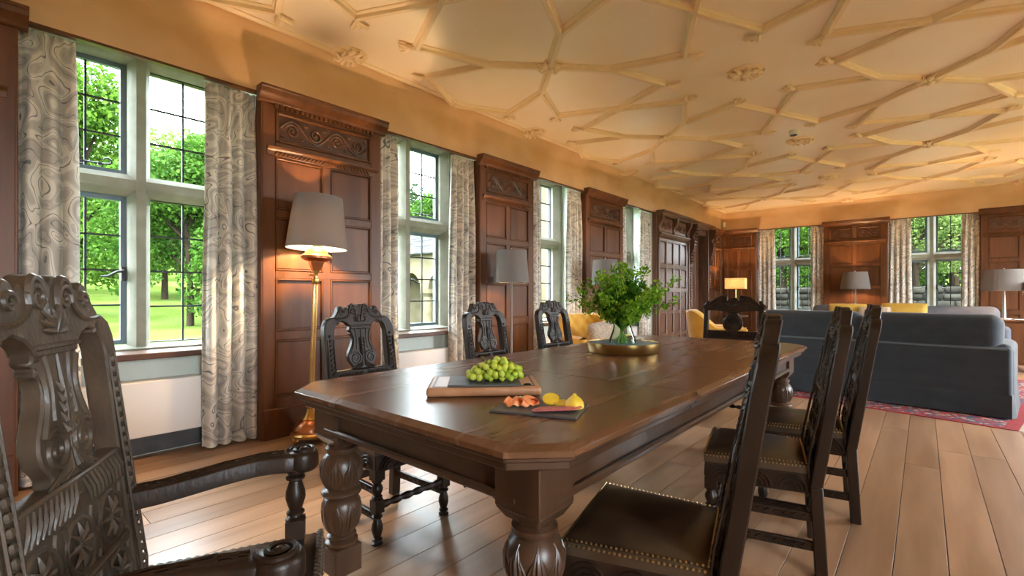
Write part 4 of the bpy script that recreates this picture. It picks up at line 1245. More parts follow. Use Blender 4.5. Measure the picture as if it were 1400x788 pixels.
def copper_lamp():
    t = thing('floor_lamp', 'copper and brass standing lamp with large grey drum shade beside the first curtain', 'lamp', (-3.55, 1.735, 0))
    t.rotation_euler = (R(-2.2), 0, 0)
    b = MB().lathe([(0.0,0.05),(0.138,0.045),(0.140,0.062),(0.128,0.075),(0.118,0.08)], 32)
    for k in range(3):
        a = 2*PI*k/3+0.55
        b.ball((0.105*math.cos(a), 0.105*math.sin(a), 0.024), (0.026,0.026,0.024), 8, 6)
    b.build('foot', 'brass', t)
    MB().lathe([(0.120,0.078),(0.122,0.10),(0.110,0.13),(0.085,0.155),(0.070,0.165),(0.066,0.17)], 32).build('base_dome', 'copper', t)
    MB().lathe([(0.068,0.168),(0.072,0.175),(0.045,0.20),(0.032,0.235),(0.028,0.25),(0.04,0.262),(0.040,0.278),(0.026,0.288)], 28).build('collar', 'brass', t)
    p = MB()
    n = 24
    vs = []; fs = []
    for i, z in enumerate((0.28, 1.215)):
        for k in range(n):
            r = (0.0205 if k % 2 else 0.0165)*(1.0-0.08*i)
            vs.append((r*math.cos(2*PI*k/n), r*math.sin(2*PI*k/n), z))
    p.add(vs, [(k, (k+1) % n, n+(k+1) % n, n+k) for k in range(n)])
    p.build('reeded_pole', 'brass', t, smooth=20)
    c = MB().lathe([(0.022,1.20),(0.030,1.215),(0.028,1.24),(0.018,1.25),(0.016,1.28),(0.028,1.30),(0.028,1.31)], 20)
    c.tube([(0,-0.015,1.27), (0,-0.040,1.27), (0,-0.048,1.27), (0,-0.056,1.27)], [0.005,0.005,0.011,0.004], 8)
    c.build('switch_collar', 'brass', t)
    MB().lathe([(0.028,1.305),(0.045,1.335),(0.055,1.365),(0.058,1.375),(0.085,1.382),(0.112,1.398),(0.114,1.415),(0.10,1.43)], 32).build('oil_font', 'copper', t)
    MB().lathe([(0.10,1.43),(0.088,1.432),(0.078,1.455),(0.05,1.475),(0.03,1.49),(0.03,1.505),(0.012,1.51),(0.012,1.62)], 28).build('font_cap', 'brass', t)
    drum(0.224, 0.176, 1.475, 1.875, 'shade_grey', t)
    spider(0.176, 1.875, t)
    MB().ball((0,0,1.66), (0.03,0.03,0.045), 10, 8).build('bulb', 'bulb', t)
    lamp_light(t, 1.60, LAMPW*1.3, (1.0,0.66,0.36))
copper_lamp()
def slim_lamp(label, loc, z0, z1, rb, rt, w=1.0, base_z=0.0, group=None, m='shade_grey'):
    t = thing('floor_lamp' if base_z < 0.1 else 'table_lamp', label, 'lamp', loc, group=group)
    b0 = base_z
    MB().lathe([(0.13,b0),(0.13,b0+0.015),(0.125,b0+0.02),(0.02,b0+0.026)] if base_z < 0.1 else [(0.08,b0),(0.08,b0+0.014),(0.075,b0+0.018),(0.02,b0+0.022)], 28).build('base', 'steel', t)
    MB().lathe([(0.014 if base_z < 0.1 else 0.024, b0+0.02),(0.014 if base_z < 0.1 else 0.016, z0+0.04),(0.020,z0+0.05),(0.020,z0+0.1)], 14).build('pole', 'steel', t)
    drum(rb, rt, z0, z1, m, t)
    spider(rt, z1, t, 'steel')
    zb = z0+(z1-z0)*0.42
    MB().ball((0,0,zb), (0.028,0.028,0.04), 10, 8).build('bulb', 'bulb', t)
    lamp_light(t, zb, LAMPW*w)
    return t
slim_lamp('slim steel floor lamp with grey shade between second and third window', (-3.50, 4.03, 0), 1.255, 1.615, 0.200, 0.172, 2.2, group='slim grey-shaded lamps')
slim_lamp('slim steel lamp with grey shade partly hidden behind the vase of foliage', (-3.45, 6.02, 0), 1.255, 1.615, 0.200, 0.172, 2.2, group='slim grey-shaded lamps')
slim_lamp('grey-shaded lamp against the far panelling between the two far windows', (-1.07, 12.05, 0), 1.235, 1.585, 0.26, 0.21, 5.0, group='slim grey-shaded lamps')

# sideboard with two lamps at the right picture edge
def sideboard():
    t = thing('sideboard', 'brown wooden sideboard beyond the right end of the blue sofa', 'sideboard', (1.52, 10.15, 0))
    MB().box(-0.70, 0.70, -0.22, 0.22, 0.10, 0.72).build('body', 'oak_panel', t, bevel=0.004)
    MB().box(-0.73, 0.73, -0.24, 0.24, 0.72, 0.752).build('top', 'oak_panel', t, bevel=0.006)
    for k in range(3):
        a = -0.68+k*0.46
        d = MB().box(a, a+0.44, -0.238, -0.22, 0.14, 0.70).build('door', 'oak_panel', t, bevel=0.004)
        MB().ball((a+0.40, -0.25, 0.45), 0.012, 8, 6).build('knob', 'brass', d)
    for sx in (-1, 1):
        for sy in (-1, 1):
            MB().box(sx*0.66-0.025, sx*0.66+0.025, sy*0.18-0.025, sy*0.18+0.025, 0.0, 0.10).build('leg', 'oak_panel', t)
sideboard()
slim_lamp('grey-shaded table lamp on the left end of the sideboard', (0.90, 10.12, 0), 1.175, 1.49, 0.255, 0.225, 4.0, 0.752)
slim_lamp('partly cut-off table lamp on the sideboard at the right picture edge', (1.30, 9.98, 0), 1.12, 1.30, 0.24, 0.21, 0.5, 0.752)
bk = thing('magazine', 'white magazine lying on the sideboard beside the lamp', 'magazine', (1.08, 9.98, 0.7525), R(8))
MB().box(-0.10, 0.10, -0.07, 0.07, 0.0, 0.012).build('pages', 'white_paint', bk, bevel=0.002)
MB().box(-0.102, 0.102, -0.072, 0.072, 0.0121, 0.0135).build('cover', 'plastic', bk)

# corner lamp with square patterned shade on a small table
def corner_lamp():
    tb = thing('side_table', 'small round side table in the far left corner under the patterned lamp', 'side table', (-3.33, 11.85, 0))
    MB().lathe([(0.0,0.60),(0.25,0.60),(0.26,0.61),(0.26,0.63),(0.25,0.64),(0.0,0.64)], 28).build('top', 'oak_dark', tb)
    MB().lathe([(0.16,0.0),(0.16,0.02),(0.05,0.05),(0.03,0.10),(0.045,0.3),(0.03,0.5),(0.05,0.60)], 18).build('pedestal', 'oak_dark', tb)
    t = thing('table_lamp', 'small glowing lamp with rectangular patterned shade in the far corner', 'lamp', (-3.33, 11.85, 0.64), R(3))
    MB().lathe([(0.08,0),(0.08,0.015),(0.02,0.03),(0.018,0.1),(0.03,0.14),(0.018,0.2),(0.014,0.66),(0.0,0.66)], 16).build('base', 'brass', t)
    s = MB()
    a, d = 0.215, 0.12; z0, z1 = 0.62, 0.865
    for (x0, x1, y0, y1) in ((-a,a,-d,-d+0.004),(-a,a,d-0.004,d),(-a,-a+0.004,-d,d),(a-0.004,a,-d,d)): s.box(x0,x1,y0,y1,z0,z1)
    sh = s.build('shade', 'shade_lit', t)
    q = MB()
    for k in range(8):
        xx = -a+0.03+k*0.052
        for j in range(2):
            zc = z0+0.065+0.115*j
            q.tube([(xx+0.024*math.cos(2*PI*i/12), -d-0.002, zc+0.052*math.sin(2*PI*i/12)) for i in range(13)], 0.0025, 4)
    q.box(-a-0.003,a+0.003,-d-0.003,d+0.003,z0-0.006,z0); q.box(-a-0.003,a+0.003,-d-0.003,-d,z1,z1+0.006)
    q.build('shade_trim', 'brass', sh)
    MB().ball((0,0,0.73), (0.025,0.025,0.035), 10, 8).build('bulb', 'bulb', t)
    lamp_light(t, 0.74, LAMPW*1.8)
corner_lamp()

# ------------------------------------------------------------------ soft furniture
def soft_box(x0, x1, y0, y1, z0, z1, r=0.05, n=6, puff=0.0):
    """rounded, slightly swollen upholstery block"""
    mb = MB()
    cx, cy, cz = (x0+x1)/2, (y0+y1)/2, (z0+z1)/2
    hx, hy, hz = (x1-x0)/2, (y1-y0)/2, (z1-z0)/2
    r = min(r, hx, hy, hz)
    def sph(a, b):
        return (math.cos(b)*math.cos(a), math.cos(b)*math.sin(a), math.sin(b))
    N_, M_ = 4*n, 2*n
    vs = []
    for j in range(M_+2):
        b = -PI/2 + PI*(j if j <= n else j-1)/M_
        sz = -1 if j <= n else 1
        for i in range(N_+4):
            qd = i//(n+1); a = PI/2*qd + PI/2*((i % (n+1))/n)
            sx = 1 if qd in (0, 3) else -1; sy = 1 if qd in (0, 1) else -1
            d = sph(a, b)
            vs.append((cx+sx*(hx-r)+r*d[0], cy+sy*(hy-r)+r*d[1], cz+sz*(hz-r)+r*d[2]))
    W_ = N_+4
    fs = []
    for j in range(M_+1):
        for i in range(W_):
            i2 = (i+1) % W_
            fs.append((j*W_+i, j*W_+i2, (j+1)*W_+i2, (j+1)*W_+i))
    fs.append(tuple(range(W_))[::-1]); fs.append(tuple(range((M_+1)*W_, (M_+2)*W_)))
    mb.add(vs, fs)
    return mb
def pillow(name, m, parent, loc, rot, w, h, d, label=None, cat=None, group=None):
    mb = MB()
    def fn(sgn):
        def g(u, v):
            a, b = 2*u-1, 2*v-1
            e = (max(0, 1-a**4)*max(0, 1-b**4))**0.45
            pin = 1-0.07*(a*a*b*b) + 0.0
            wob = 1-0.05*(1-abs(b))*(abs(a)**6) - 0.05*(1-abs(a))*(abs(b)**6)
            return (a*w/2*pin*wob, sgn*d/2*e, b*h/2*pin*wob)
        return g
    mb.grid(fn(1), 16, 16); mb.grid(fn(-1), 16, 16, True)
    o = mb.build(name, m, parent, smooth=80)
    o.location = loc; o.rotation_euler = rot
    if label: tag(o, label, cat, group)
    return o
def sofa(label, loc, rz, Ln, m, seam=True, back_h=0.635):
    t = thing('sofa', label, 'sofa', loc, rz)     # front faces +y locally
    h = Ln/2; D = 0.92
    soft_box(-h, h, 0.0, 0.20, 0.04, back_h, 0.03).build('back_frame', m, t, smooth=60)
    soft_box(-h+0.2, h-0.2, 0.15, D-0.02, 0.04, 0.32, 0.04).build('seat_base', m, t, smooth=60)
    for s in (-1, 1):
        a0, a1 = sorted((s*h, s*(h-0.20)))
        soft_box(a0+(0.01 if s < 0 else 0.0)+s*0.012, a1+s*0.012, 0.03, D, 0.04, 0.665, 0.07).build('arm', m, t, smooth=60)
    # back cushions that rise above and lean over the frame
    for s in (-1, 1):
        a0, a1 = sorted((s*0.008, s*(h-0.06)))
        mb = soft_box(a0, a1, 0.03, 0.30, 0.47, 0.93, 0.11)
        mb.warp(lambda x, y, z: (x + (0.0 if z < 0.65 else 0.06*(z-0.65)*(1 if x*s > h*0.5 else 0)*s), y-0.10*max(0, z-0.6)*1.0, z))
        c = mb.build('back_cushion', m, t, smooth=60)
    for s in (-1, 1):
        a0, a1 = sorted((s*0.006, s*(h-0.21)))
        soft_box(a0, a1, 0.26, D+0.01, 0.32, 0.47, 0.06).build('seat_cushion', m, t, smooth=60)
    if seam:
        sm = MB().tube([(-h+0.03, -0.002, back_h-0.015), (h-0.03, -0.002, back_h-0.015)], 0.008, 8)
        sm.build('piping', 'velvet_seam', t)
    # flared skirt with a few soft folds
    sk = MB()
    pts = []
    def ring(z, f):
        out = []
        N_ = 60
        for i in range(N_+1):
            x = -h+2*h*i/N_; out.append((x, -0.004-f-0.010*f/0.02*max(0, math.sin(i*0.9)*math.sin(i*0.37)), z))
        for i in range(1, 21): out.append((h+0.004+f, D*i/20, z))
        for i in range(1, 41): out.append((h-2*h*i/40, D+0.004+f, z))
        for i in range(1, 20): out.append((-h-0.004-f, D*(1-i/20), z))
        return out
    lv = [ring(0.215, 0.0), ring(0.205, 0.003), ring(0.12, 0.012), ring(0.012, 0.024)]
    n = len(lv[0])
    vs = [p for l in lv for p in l]
    fs = [(k*n+i, k*n+(i+1) % n, (k+1)*n+(i+1) % n, (k+1)*n+i) for k in range(3) for i in range(n)]
    sk.add(vs, fs)
    sk.build('skirt', m, t, smooth=50)
    return t
sx0, sy0, sx1, sy1 = -1.57, 6.36, 0.592, 6.08
sofa('long slate-blue velvet sofa seen from behind, on the red rug', ((sx0+sx1)/2, (sy0+sy1)/2, 0.008), math.atan2(sy1-sy0, sx1-sx0), 2.18, 'velvet')
sofa('grey sofa facing the viewer below the far windows, mostly hidden by the blue sofa', (-0.35, 10.75, 0), PI, 2.6, 'grey_cloth', seam=False, back_h=0.70)
SC = 'scatter cushions on the far sofa'
pillow('cushion', 'mustard_pillow', None, (-1.02, 10.22, 0.79), (R(-12), 0, R(4)), 0.58, 0.36, 0.16, 'left of two plain yellow cushions on the far grey sofa', 'cushion', SC)
pillow('cushion', 'mustard_pillow', None, (-0.25, 10.22, 0.80), (R(-12), 0, R(-3)), 0.62, 0.38, 0.16, 'right of two plain yellow cushions on the far grey sofa', 'cushion', SC)
pillow('cushion', 'pillow_cloth', None, (-0.63, 10.08, 0.73), (R(-18), 0, 0), 0.46, 0.40, 0.14, 'pale patterned cushion between the two yellow cushions', 'cushion', SC)

def tub_chair(label, loc, rz):
    t = thing('tufted_armchair', label, 'armchair', loc, rz, 'mustard tufted tub chairs')   # faces +y
    W, D = 0.40, 0.40
    def wall(off, tuft):
        def fn(u, v):
            a = -1.0 + 2.0*u
            # plan path: right arm -> back -> left arm
            th = a*PI*0.60
            px = (W-off)*math.copysign(abs(math.sin(th))**0.75, th)
            py = -(D-off)*math.cos(th)*0.95
            if abs(a) > 0.83: py = -(D-off)*math.cos(0.83*PI*0.6)*0.95 + (abs(a)-0.83)/0.17*0.34
            top = 0.86 - 0.24*max(0, min(1, (abs(a)-0.38)/0.42))**1.3
            z = 0.17 + (top-0.17)*v
            lean = -0.08*v*math.cos(th)
            d = 0
            if tuft:
                uu = u*10; vv = v*4
                d = 0.022*abs(math.sin(PI*(uu+vv)/1.0)*math.sin(PI*(uu-vv)/1.0))**0.5 * (1 if v > 0.3 else 0.3)
                px -= d*math.sin(th); py += d*math.cos(th)
            return (px, py+lean, z)
        return fn
    o = MB(); o.grid(wall(0.0, False), 48, 14); o.build('shell', 'mustard', t, smooth=80)
    i_ = MB(); i_.grid(wall(0.10, True), 80, 28, True)
    f0, f1 = wall(0.0, False), wall(0.10, True)
    i_.grid(lambda u, v: tuple(a+(b-a)*v + (0.025*math.sin(PI*v) if k == 2 else 0) for k, (a, b) in enumerate(zip(f0(u, 1), f1(u, 1)))), 48, 6, True)
    for e in (0, 1):
        i_.grid(lambda u, v: tuple(a+(b-a)*u + (0.02*math.sin(PI*u) if k == 1 else 0) for k, (a, b) in enumerate(zip(f0(e, v), f1(e, v)))), 6, 10, e == 0)
    inn = i_.build('tufted_lining', 'mustard', t, smooth=80)
    bt = MB()
    for r in range(1, 4):
        for q in range(10):
            u = (q+(0.5 if r % 2 else 0.0)+0.0)/10; v = r/4
            if 0.02 < u < 0.98:
                p = wall(0.104, False)(u, v); bt.ball(p, 0.011, 7, 5)
    bt.build('button', 'mustard', inn)
    soft_box(-0.30, 0.30, -0.26, 0.42, 0.20, 0.43, 0.06).build('seat_cushion', 'mustard', t, smooth=60)
    for sx_ in (-1, 1):
        for y_ in (-0.28, 0.30):
            MB().lathe([(0.014,0.0),(0.022,0.18)], 10, (sx_*0.27, y_, 0)).build('leg', 'oak_dark', t)
    return t
tub_chair('mustard tufted armchair by the third window, behind a dining chair', (-3.02, 4.98, 0), R(-118))
pillow('cushion', 'pillow_cloth', None, (-2.88, 4.98, 0.62), (R(-20), R(8), R(-118)), 0.46, 0.42, 0.15, 'pale patterned cushion leaning in the mustard armchair by the third window', 'cushion')
tub_chair('mustard tufted armchair by the doorway, behind the shell-crested chair', (-2.38, 7.55, 0), R(-70))
pillow('cushion', 'pillow_cloth', None, (-2.22, 7.50, 0.60), (R(-22), R(-10), R(-70)), 0.46, 0.44, 0.15, 'pale patterned cushion in the mustard armchair by the doorway', 'cushion')

# rug
def rug():
    ang = math.atan2(5.65-5.992, 0.608+1.199)
    W_, D_ = 3.3, 3.4
    t = thing('rug', 'red patterned oriental rug under the blue sofa', 'rug', (0.585-math.cos(ang)*W_/2-math.sin(ang)*D_/2, 5.645-math.sin(ang)*W_/2+math.cos(ang)*D_/2, 0.0), ang)
    MB().box(-W_/2, W_/2, -D_/2, D_/2, 0.0005, 0.006).build('border', 'rug_red', t)
    MB().box(-W_/2+0.09, W_/2-0.09, -D_/2+0.05, D_/2-0.05, 0.0062, 0.0072).build('pattern_band', 'rug_field', t)
    f = MB()
    for s in (-1, 1):
        for i in range(150):
            y = -D_/2+0.01+i*(D_-0.02)/149
            f.box(min(s*W_/2, s*(W_/2+0.075)), max(s*W_/2, s*(W_/2+0.075)), y-0.008, y+0.008, 0.0005, 0.004)
    tag(f.build('fringe', 'fringe', t), kind='stuff')
rug()

# ------------------------------------------------------------------ things on the table
TZ = 0.775
tr = thing('tray', 'round brass tray with blue-grey inside, under the vase', 'tray', (-1.375, 2.605, TZ))
MB().lathe([(0.0,0.0),(0.200,0.0),(0.207,0.006),(0.212,0.056),(0.2125,0.060),(0.209,0.060),(0.2075,0.057),(0.203,0.010)], 56).build('wall', 'brass_tray', tr, smooth=50)
MB().lathe([(0.0,0.0065),(0.198,0.0065),(0.2022,0.011),(0.2065,0.055)], 56).build('lining', 'tray_blue', tr, smooth=50)
vs_ = thing('vase', 'clear glass vase full of leafy stems on the brass tray', 'vase', (-1.375, 2.605, TZ+0.0075))
MB().lathe([(0.0,0.002),(0.072,0.002),(0.082,0.012),(0.084,0.035),(0.076,0.075),(0.060,0.115),(0.052,0.15),(0.054,0.17),(0.064,0.19),(0.062,0.19),(0.052,0.172),(0.049,0.15),(0.057,0.113),(0.072,0.073),(0.079,0.035),(0.074,0.014),(0.0,0.010)], 36).build('glass', 'vase_glass', vs_, smooth=60)
def leaf_cloud(centres, n, size, spread, up=0.3, seed=1):
    """n small folded leaves (two quads) scattered round the centres"""
    g = np.random.default_rng(seed)
    cs = np.array([c[:3] for c in centres]); rs = np.array([c[3] for c in centres])
    w = rs**2/np.sum(rs**2)
    idx = g.choice(len(cs), n, p=w)
    d = g.normal(size=(n, 3)); d /= np.linalg.norm(d, axis=1)[:, None]
    rad = rs[idx]*(g.random(n)**(1/3.0*spread))
    P = cs[idx]+d*rad[:, None]
    ax = g.normal(size=(n, 3)); ax[:, 2] += up; ax /= np.linalg.norm(ax, axis=1)[:, None]
    b = np.cross(ax, g.normal(size=(n, 3))); b /= np.linalg.norm(b, axis=1)[:, None]
    nn = np.cross(ax, b)
    s = size*(0.6+0.8*g.random(n))[:, None]
    A = P-ax*s*0.5; B = P+b*s*0.32+nn*s*0.10; Cc = P+ax*s*0.5; Dd = P-b*s*0.32+nn*s*0.10
    V = np.stack([A, B, Cc, Dd], 1).reshape(-1, 3)
    me = bpy.data.meshes.new('foliage')
    F = np.arange(4*n).reshape(-1, 4)
    tri = np.concatenate([F[:, [0, 1, 2]], F[:, [0, 2, 3]]], 0)
    me.from_pydata(V.tolist(), [], tri.tolist())
    return me
def bouquet():
    t = thing('foliage_bouquet', 'bushy bouquet of green leafy sprigs in the glass vase', 'bouquet', (-1.375, 2.605, TZ))
    rr = random.Random(4)
    # camera-independent sprays: stems fan out all round
    cen = []; cen2 = []; st = MB()
    tips = []
    for k in range(34):
        a = 2*PI*k*0.381966; e = rr.uniform(0.15, 1.0)
        R_ = 0.285*e*rr.uniform(0.75, 1.05); zt = 0.18+0.33*math.sqrt(max(0.02, 1-e*e*0.88))*rr.uniform(0.82, 1.04)
        tips.append((R_*math.cos(a), R_*math.sin(a), zt))
    tips += [(0.10, 0.12, 0.50), (0.235, 0.185, 0.42), (-0.22, -0.19, 0.34), (-0.05, 0.02, 0.51), (0.24, 0.17, 0.30), (-0.20, -0.10, 0.28)]
    for (x, y, z) in tips:
        pts = bez((-x*0.18, -y*0.18, 0.03), (x*0.05, y*0.05, 0.18), (x*0.35, y*0.35, 0.24), (x, y, z), 8)
        st.tube(pts, [0.0032]*5+[0.0024]*4, 5)
        for q in (4, 5, 6, 7, 8):
            p = pts[q]
            for _ in range(2):
                cen.append((p[0]+rr.gauss(0, .016), p[1]+rr.gauss(0, .016), p[2]+rr.gauss(0, .014), 0.032))
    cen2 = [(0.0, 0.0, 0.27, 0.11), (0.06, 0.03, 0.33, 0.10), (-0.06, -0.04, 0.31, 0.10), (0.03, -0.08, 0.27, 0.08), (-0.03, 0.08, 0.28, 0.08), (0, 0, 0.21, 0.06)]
    st.build('stem', 'stem', t)
    tag(obj('leaves', leaf_cloud(cen, 6500, 0.021, 1.0, 0.4, 11), 'bouquet', t), kind='stuff')
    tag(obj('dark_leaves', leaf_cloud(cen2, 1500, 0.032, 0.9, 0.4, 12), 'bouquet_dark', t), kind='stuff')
bouquet()

# chopping board, slate and grapes
AB = R(45)
cb = thing('chopping_board', 'thick wooden chopping board with juice groove under the grapes', 'chopping board', (-1.205, 1.235, TZ), AB)
soft_box(-0.195, 0.195, -0.125, 0.125, 0.001, 0.032, 0.012, 4).build('board', 'board_wood', cb, smooth=50)
gv = MB()
for (x0, x1, y0, y1) in ((-0.175,0.175,-0.106,-0.100),(-0.175,0.175,0.100,0.106),(-0.175,-0.169,-0.106,0.106),(0.169,0.175,-0.106,0.106)): gv.box(x0,x1,y0,y1,0.0322,0.0330)
gv.build('groove', 'oak_panel', cb)
for s in (-1, 1):
    MB().tube([(0.150+0.012*math.cos(2*PI*i/12), s*0.085+0.012*math.sin(2*PI*i/12), 0.0335) for i in range(13)], 0.0022, 5).build('finger_ring', 'iron', cb)
sl = MB().prism([(-0.125,-0.09),(0.125,-0.088),(0.127,0.088),(-0.123,0.09)], XYf, 0.0, 0.007).build('slate_tile', 'slate', None, bevel=0.0015)
sl.location = (-1.185, 1.215, TZ+0.0335); sl.rotation_euler = (0, 0, AB+R(1))
tag(sl, 'grey slate tile lying on the chopping board, holding the grapes', 'slate')
def grapes():
    t = thing('grape_bunch', 'bunch of green grapes heaped on the slate tile', 'grapes', (-1.155, 1.240, TZ+0.0405), AB)
    me = MB().ball((0,0,0), (0.0118,0.0118,0.0132), 12, 8).mesh('grape', smooth=180); me.materials.append(M['grape'])
    rr = random.Random(9); P = []
    tries = 0
    while len(P) < 92 and tries < 9000:
        tries += 1
        u = rr.uniform(-1, 1)
        x = 0.092*u; wy = 0.055*(1-0.45*abs(u)); y = rr.uniform(-wy, wy)
        top = 0.064*(1-0.62*abs(u-0.15)**1.6)*(1-(y/(wy+1e-6))**2*0.6)
        z = 0.012+max(0, top)*rr.random()**0.6
        if all((x-a)**2+(y-b)**2+(z-c)**2 > 0.0178**2 for a, b, c in P): P.append((x, y, z))
    for p in P:
        o = obj('grape', me, None, t, p); o.rotation_euler = (rr.uniform(-1,1), rr.uniform(-1,1), rr.uniform(0,3))
    s = MB()
    s.tube(bez((-0.05,0.0,0.045),(-0.02,0.01,0.075),(0.03,0.0,0.07),(0.07,0.0,0.04),10), 0.0022, 5)
    s.tube(bez((-0.02,0.0,0.06),(-0.03,0.01,0.075),(-0.04,0.012,0.08),(-0.05,0.012,0.082),6), 0.002, 5)
    s.build('stem', 'grape_stem', t)
grapes()
A2 = R(20)
s2 = MB().prism([(-0.130,-0.088),(0.130,-0.090),(0.128,0.088),(-0.132,0.090)], XYf, 0.0, 0.006).build('slate_tile', 'slate', None, bevel=0.0015)
s2.location = (-0.872, 1.137, TZ+0.0005); s2.rotation_euler = (0, 0, A2)
tag(s2, 'dark slate tile on the table carrying salmon, salami and lemon', 'slate')
SZ = TZ+0.0068
def on2(x, y): return (-0.872+math.cos(A2)*x-math.sin(A2)*y, 1.137+math.sin(A2)*x+math.cos(A2)*y, SZ)
def salmon(label, x, y, rot, seed):
    rr = random.Random(seed)
    def fn(u, v):
        a = u*2*PI*1.3
        r = 0.013+0.011*u
        return (0.034*(v-0.5)*1.2+0.006*math.sin(a), r*math.cos(a)+0.004*math.sin(7*v+seed), 0.004+0.010*(1+math.sin(a*1.0+v*2))*0.85+0.004*math.sin(9*v+seed))
    mb = MB(); mb.grid(fn, 26, 12); mb.grid(lambda u, v: tuple(c+(0.0015 if k == 2 else 0) for k, c in enumerate(fn(u, v))), 26, 12, True)
    o = mb.build('salmon_slice', 'salmon', None, smooth=80)
    p = on2(x, y); o.location = p; o.rotation_euler = (0, 0, rot)
    tag(o, label, 'salmon', 'folded smoked salmon slices')
salmon('leftmost folded salmon slice on the small slate', -0.085, -0.02, 0.5, 1)
salmon('middle folded salmon slice on the small slate, lying nearest its front edge', -0.045, -0.005, 1.3, 2)
salmon('larger folded salmon slice beside the white garnish', -0.035, 0.03, 2.3, 3)
gn = MB().ball((0,0,0.009), (0.014,0.010,0.011), 7, 5).build('garnish', 'garnish', None, smooth=20)
gn.location = on2(-0.075, 0.035); tag(gn, 'small white garnish beside the salmon', 'garnish')
for i in range(5):
    x, y = 0.020+0.019*i, -0.046+0.011*i
    mb = MB().lathe([(0.0,0.0),(0.030,0.0),(0.031,0.001),(0.030,0.002),(0.0,0.002)], 20)
    o = mb.build('salami_slice', 'meat', None)
    p = on2(x, y); o.location = (p[0], p[1], p[2]+0.0045); o.rotation_euler = (0.0, -0.14, A2)
    tag(o, ('leftmost', 'second', 'middle', 'fourth', 'rightmost')[i]+' thin salami slice in the overlapping row on the small slate', 'salami', 'row of salami slices')
def lemon_slice(label, x, y, tilt, z, r=0.026):
    t = thing('lemon_slice', label, 'lemon', (*on2(x, y)[:2], SZ+z)); t.rotation_euler = (tilt, 0, 0.6)
    MB().lathe([(r-0.003,0.0),(r,0.001),(r,0.006),(r-0.003,0.007)], 24).build('rind', 'lemon_skin', t)
    MB().lathe([(0.0,0.0005),(r-0.003,0.0005),(r-0.003,0.0068),(0.0,0.0068)], 24).build('flesh', 'lemon_flesh', t)
lemon_slice('round lemon slice leaning up behind the salami', 0.018, 0.052, 0.5, 0.012)
lemon_slice('lemon slice lying flat beside the upright lemon slice', 0.052, 0.048, 0.1, 0.003)
lh = thing('lemon_half', 'lemon half with pointed tip at the right end of the small slate', 'lemon', on2(0.098, 0.030), 0.4)
MB().lathe([(0.027,0.0),(0.0285,0.006),(0.027,0.016),(0.020,0.026),(0.011,0.033),(0.006,0.037),(0.005,0.041),(0.0,0.043)], 22).build('skin', 'lemon_skin', lh)
MB().lathe([(0.0,0.0005),(0.0268,0.0005),(0.0268,-0.0005),(0.0,-0.0005)], 22).build('flesh', 'lemon_flesh', lh)

# ------------------------------------------------------------------ small fittings
sd = thing('smoke_detector', 'white smoke detector hanging from the ceiling beside a stucco rose', 'smoke detector', (-1.22, 6.74, CH))
MB().lathe([(0.0,-0.055),(0.035,-0.055),(0.048,-0.045),(0.05,-0.02),(0.055,-0.015),(0.055,0.0)], 22).build('housing', 'plastic', sd)
MB().lathe([(0.038,-0.0575),(0.040,-0.0575),(0.040,-0.05),(0.038,-0.05)], 22).build('vent_ring', 'grey_cloth', sd)
ps = thing('motion_sensor', 'small white motion sensor high in the far left corner', 'sensor', (WX+0.07, FY-0.03, 2.86), R(-45))
soft_box(-0.035, 0.035, -0.03, 0.03, -0.06, 0.06, 0.02, 3).build('housing', 'plastic', ps)
MB().ball((0, -0.02, -0.03), (0.024,0.022,0.022), 8, 6).build('lens', 'white_paint', ps)

# ------------------------------------------------------------------ outside: lawn, trees, stone wing
def ground():
    mb = MB()
    def fn(u, v):
        x = -140+u*260; y = -90+v*260
        d = max(0, -x-24); e = max(0, y-34)
        z = -0.45 + 0.055*d + 0.0004*d*d + 0.06*e + 0.25*math.sin(x*0.05)*math.sin(y*0.06)*min(1, (d+e)/10)
        return (x, y, z)
    mb.grid(fn, 100, 100)
    return tag(mb.build('lawn', 'lawn', None, smooth=80), 'sunlit green lawn sloping up outside the windows', 'lawn', kind='structure')
ground()
def gz(x, y):
    d = max(0, -x-24); e = max(0, y-34)
    return -0.45 + 0.055*d + 0.0004*d*d + 0.06*e + 0.25*math.sin(x*0.05)*math.sin(y*0.06)*min(1, (d+e)/10)
def tree(label, x, y, H, Rc, low, n, size, m, seed, name='tree'):
    g = random.Random(seed)
    z0 = gz(x, y)
    t = thing(name, label, 'tree', (x, y, z0), 0, 'trees in the garden')
    tk = MB()
    tk.tube([(0,0,-0.3), (0.05*H*.1, 0, H*0.2), (g.uniform(-.3,.3), g.uniform(-.3,.3), H*0.55), (0, 0, H*0.85)], [H*0.020, H*0.014, H*0.009, H*0.003], 9)
    cen = []
    for k in range(26):
        a = g.uniform(0, 2*PI); f = g.random()
        zz = low + (H-low)*(0.06+0.88*f)
        prof = math.sin(PI*min(1, 0.18+0.80*f))**0.7
        r = Rc*prof*g.uniform(0.35, 0.8)
        cr = Rc*g.uniform(0.26, 0.42)
        p = (r*math.cos(a), r*math.sin(a), zz)
        cen.append((*p, cr))
        if k < 12: tk.tube([(0, 0, zz*0.65), (p[0]*0.5, p[1]*0.5, zz*0.85), p], [H*0.010, H*0.006, H*0.002], 5)
    tk.build('trunk', 'bark', t)
    tag(obj('foliage', leaf_cloud(cen, int(n*2.4), size*0.6, 0.6, 0.1, seed), m, t), kind='stuff')
    return t
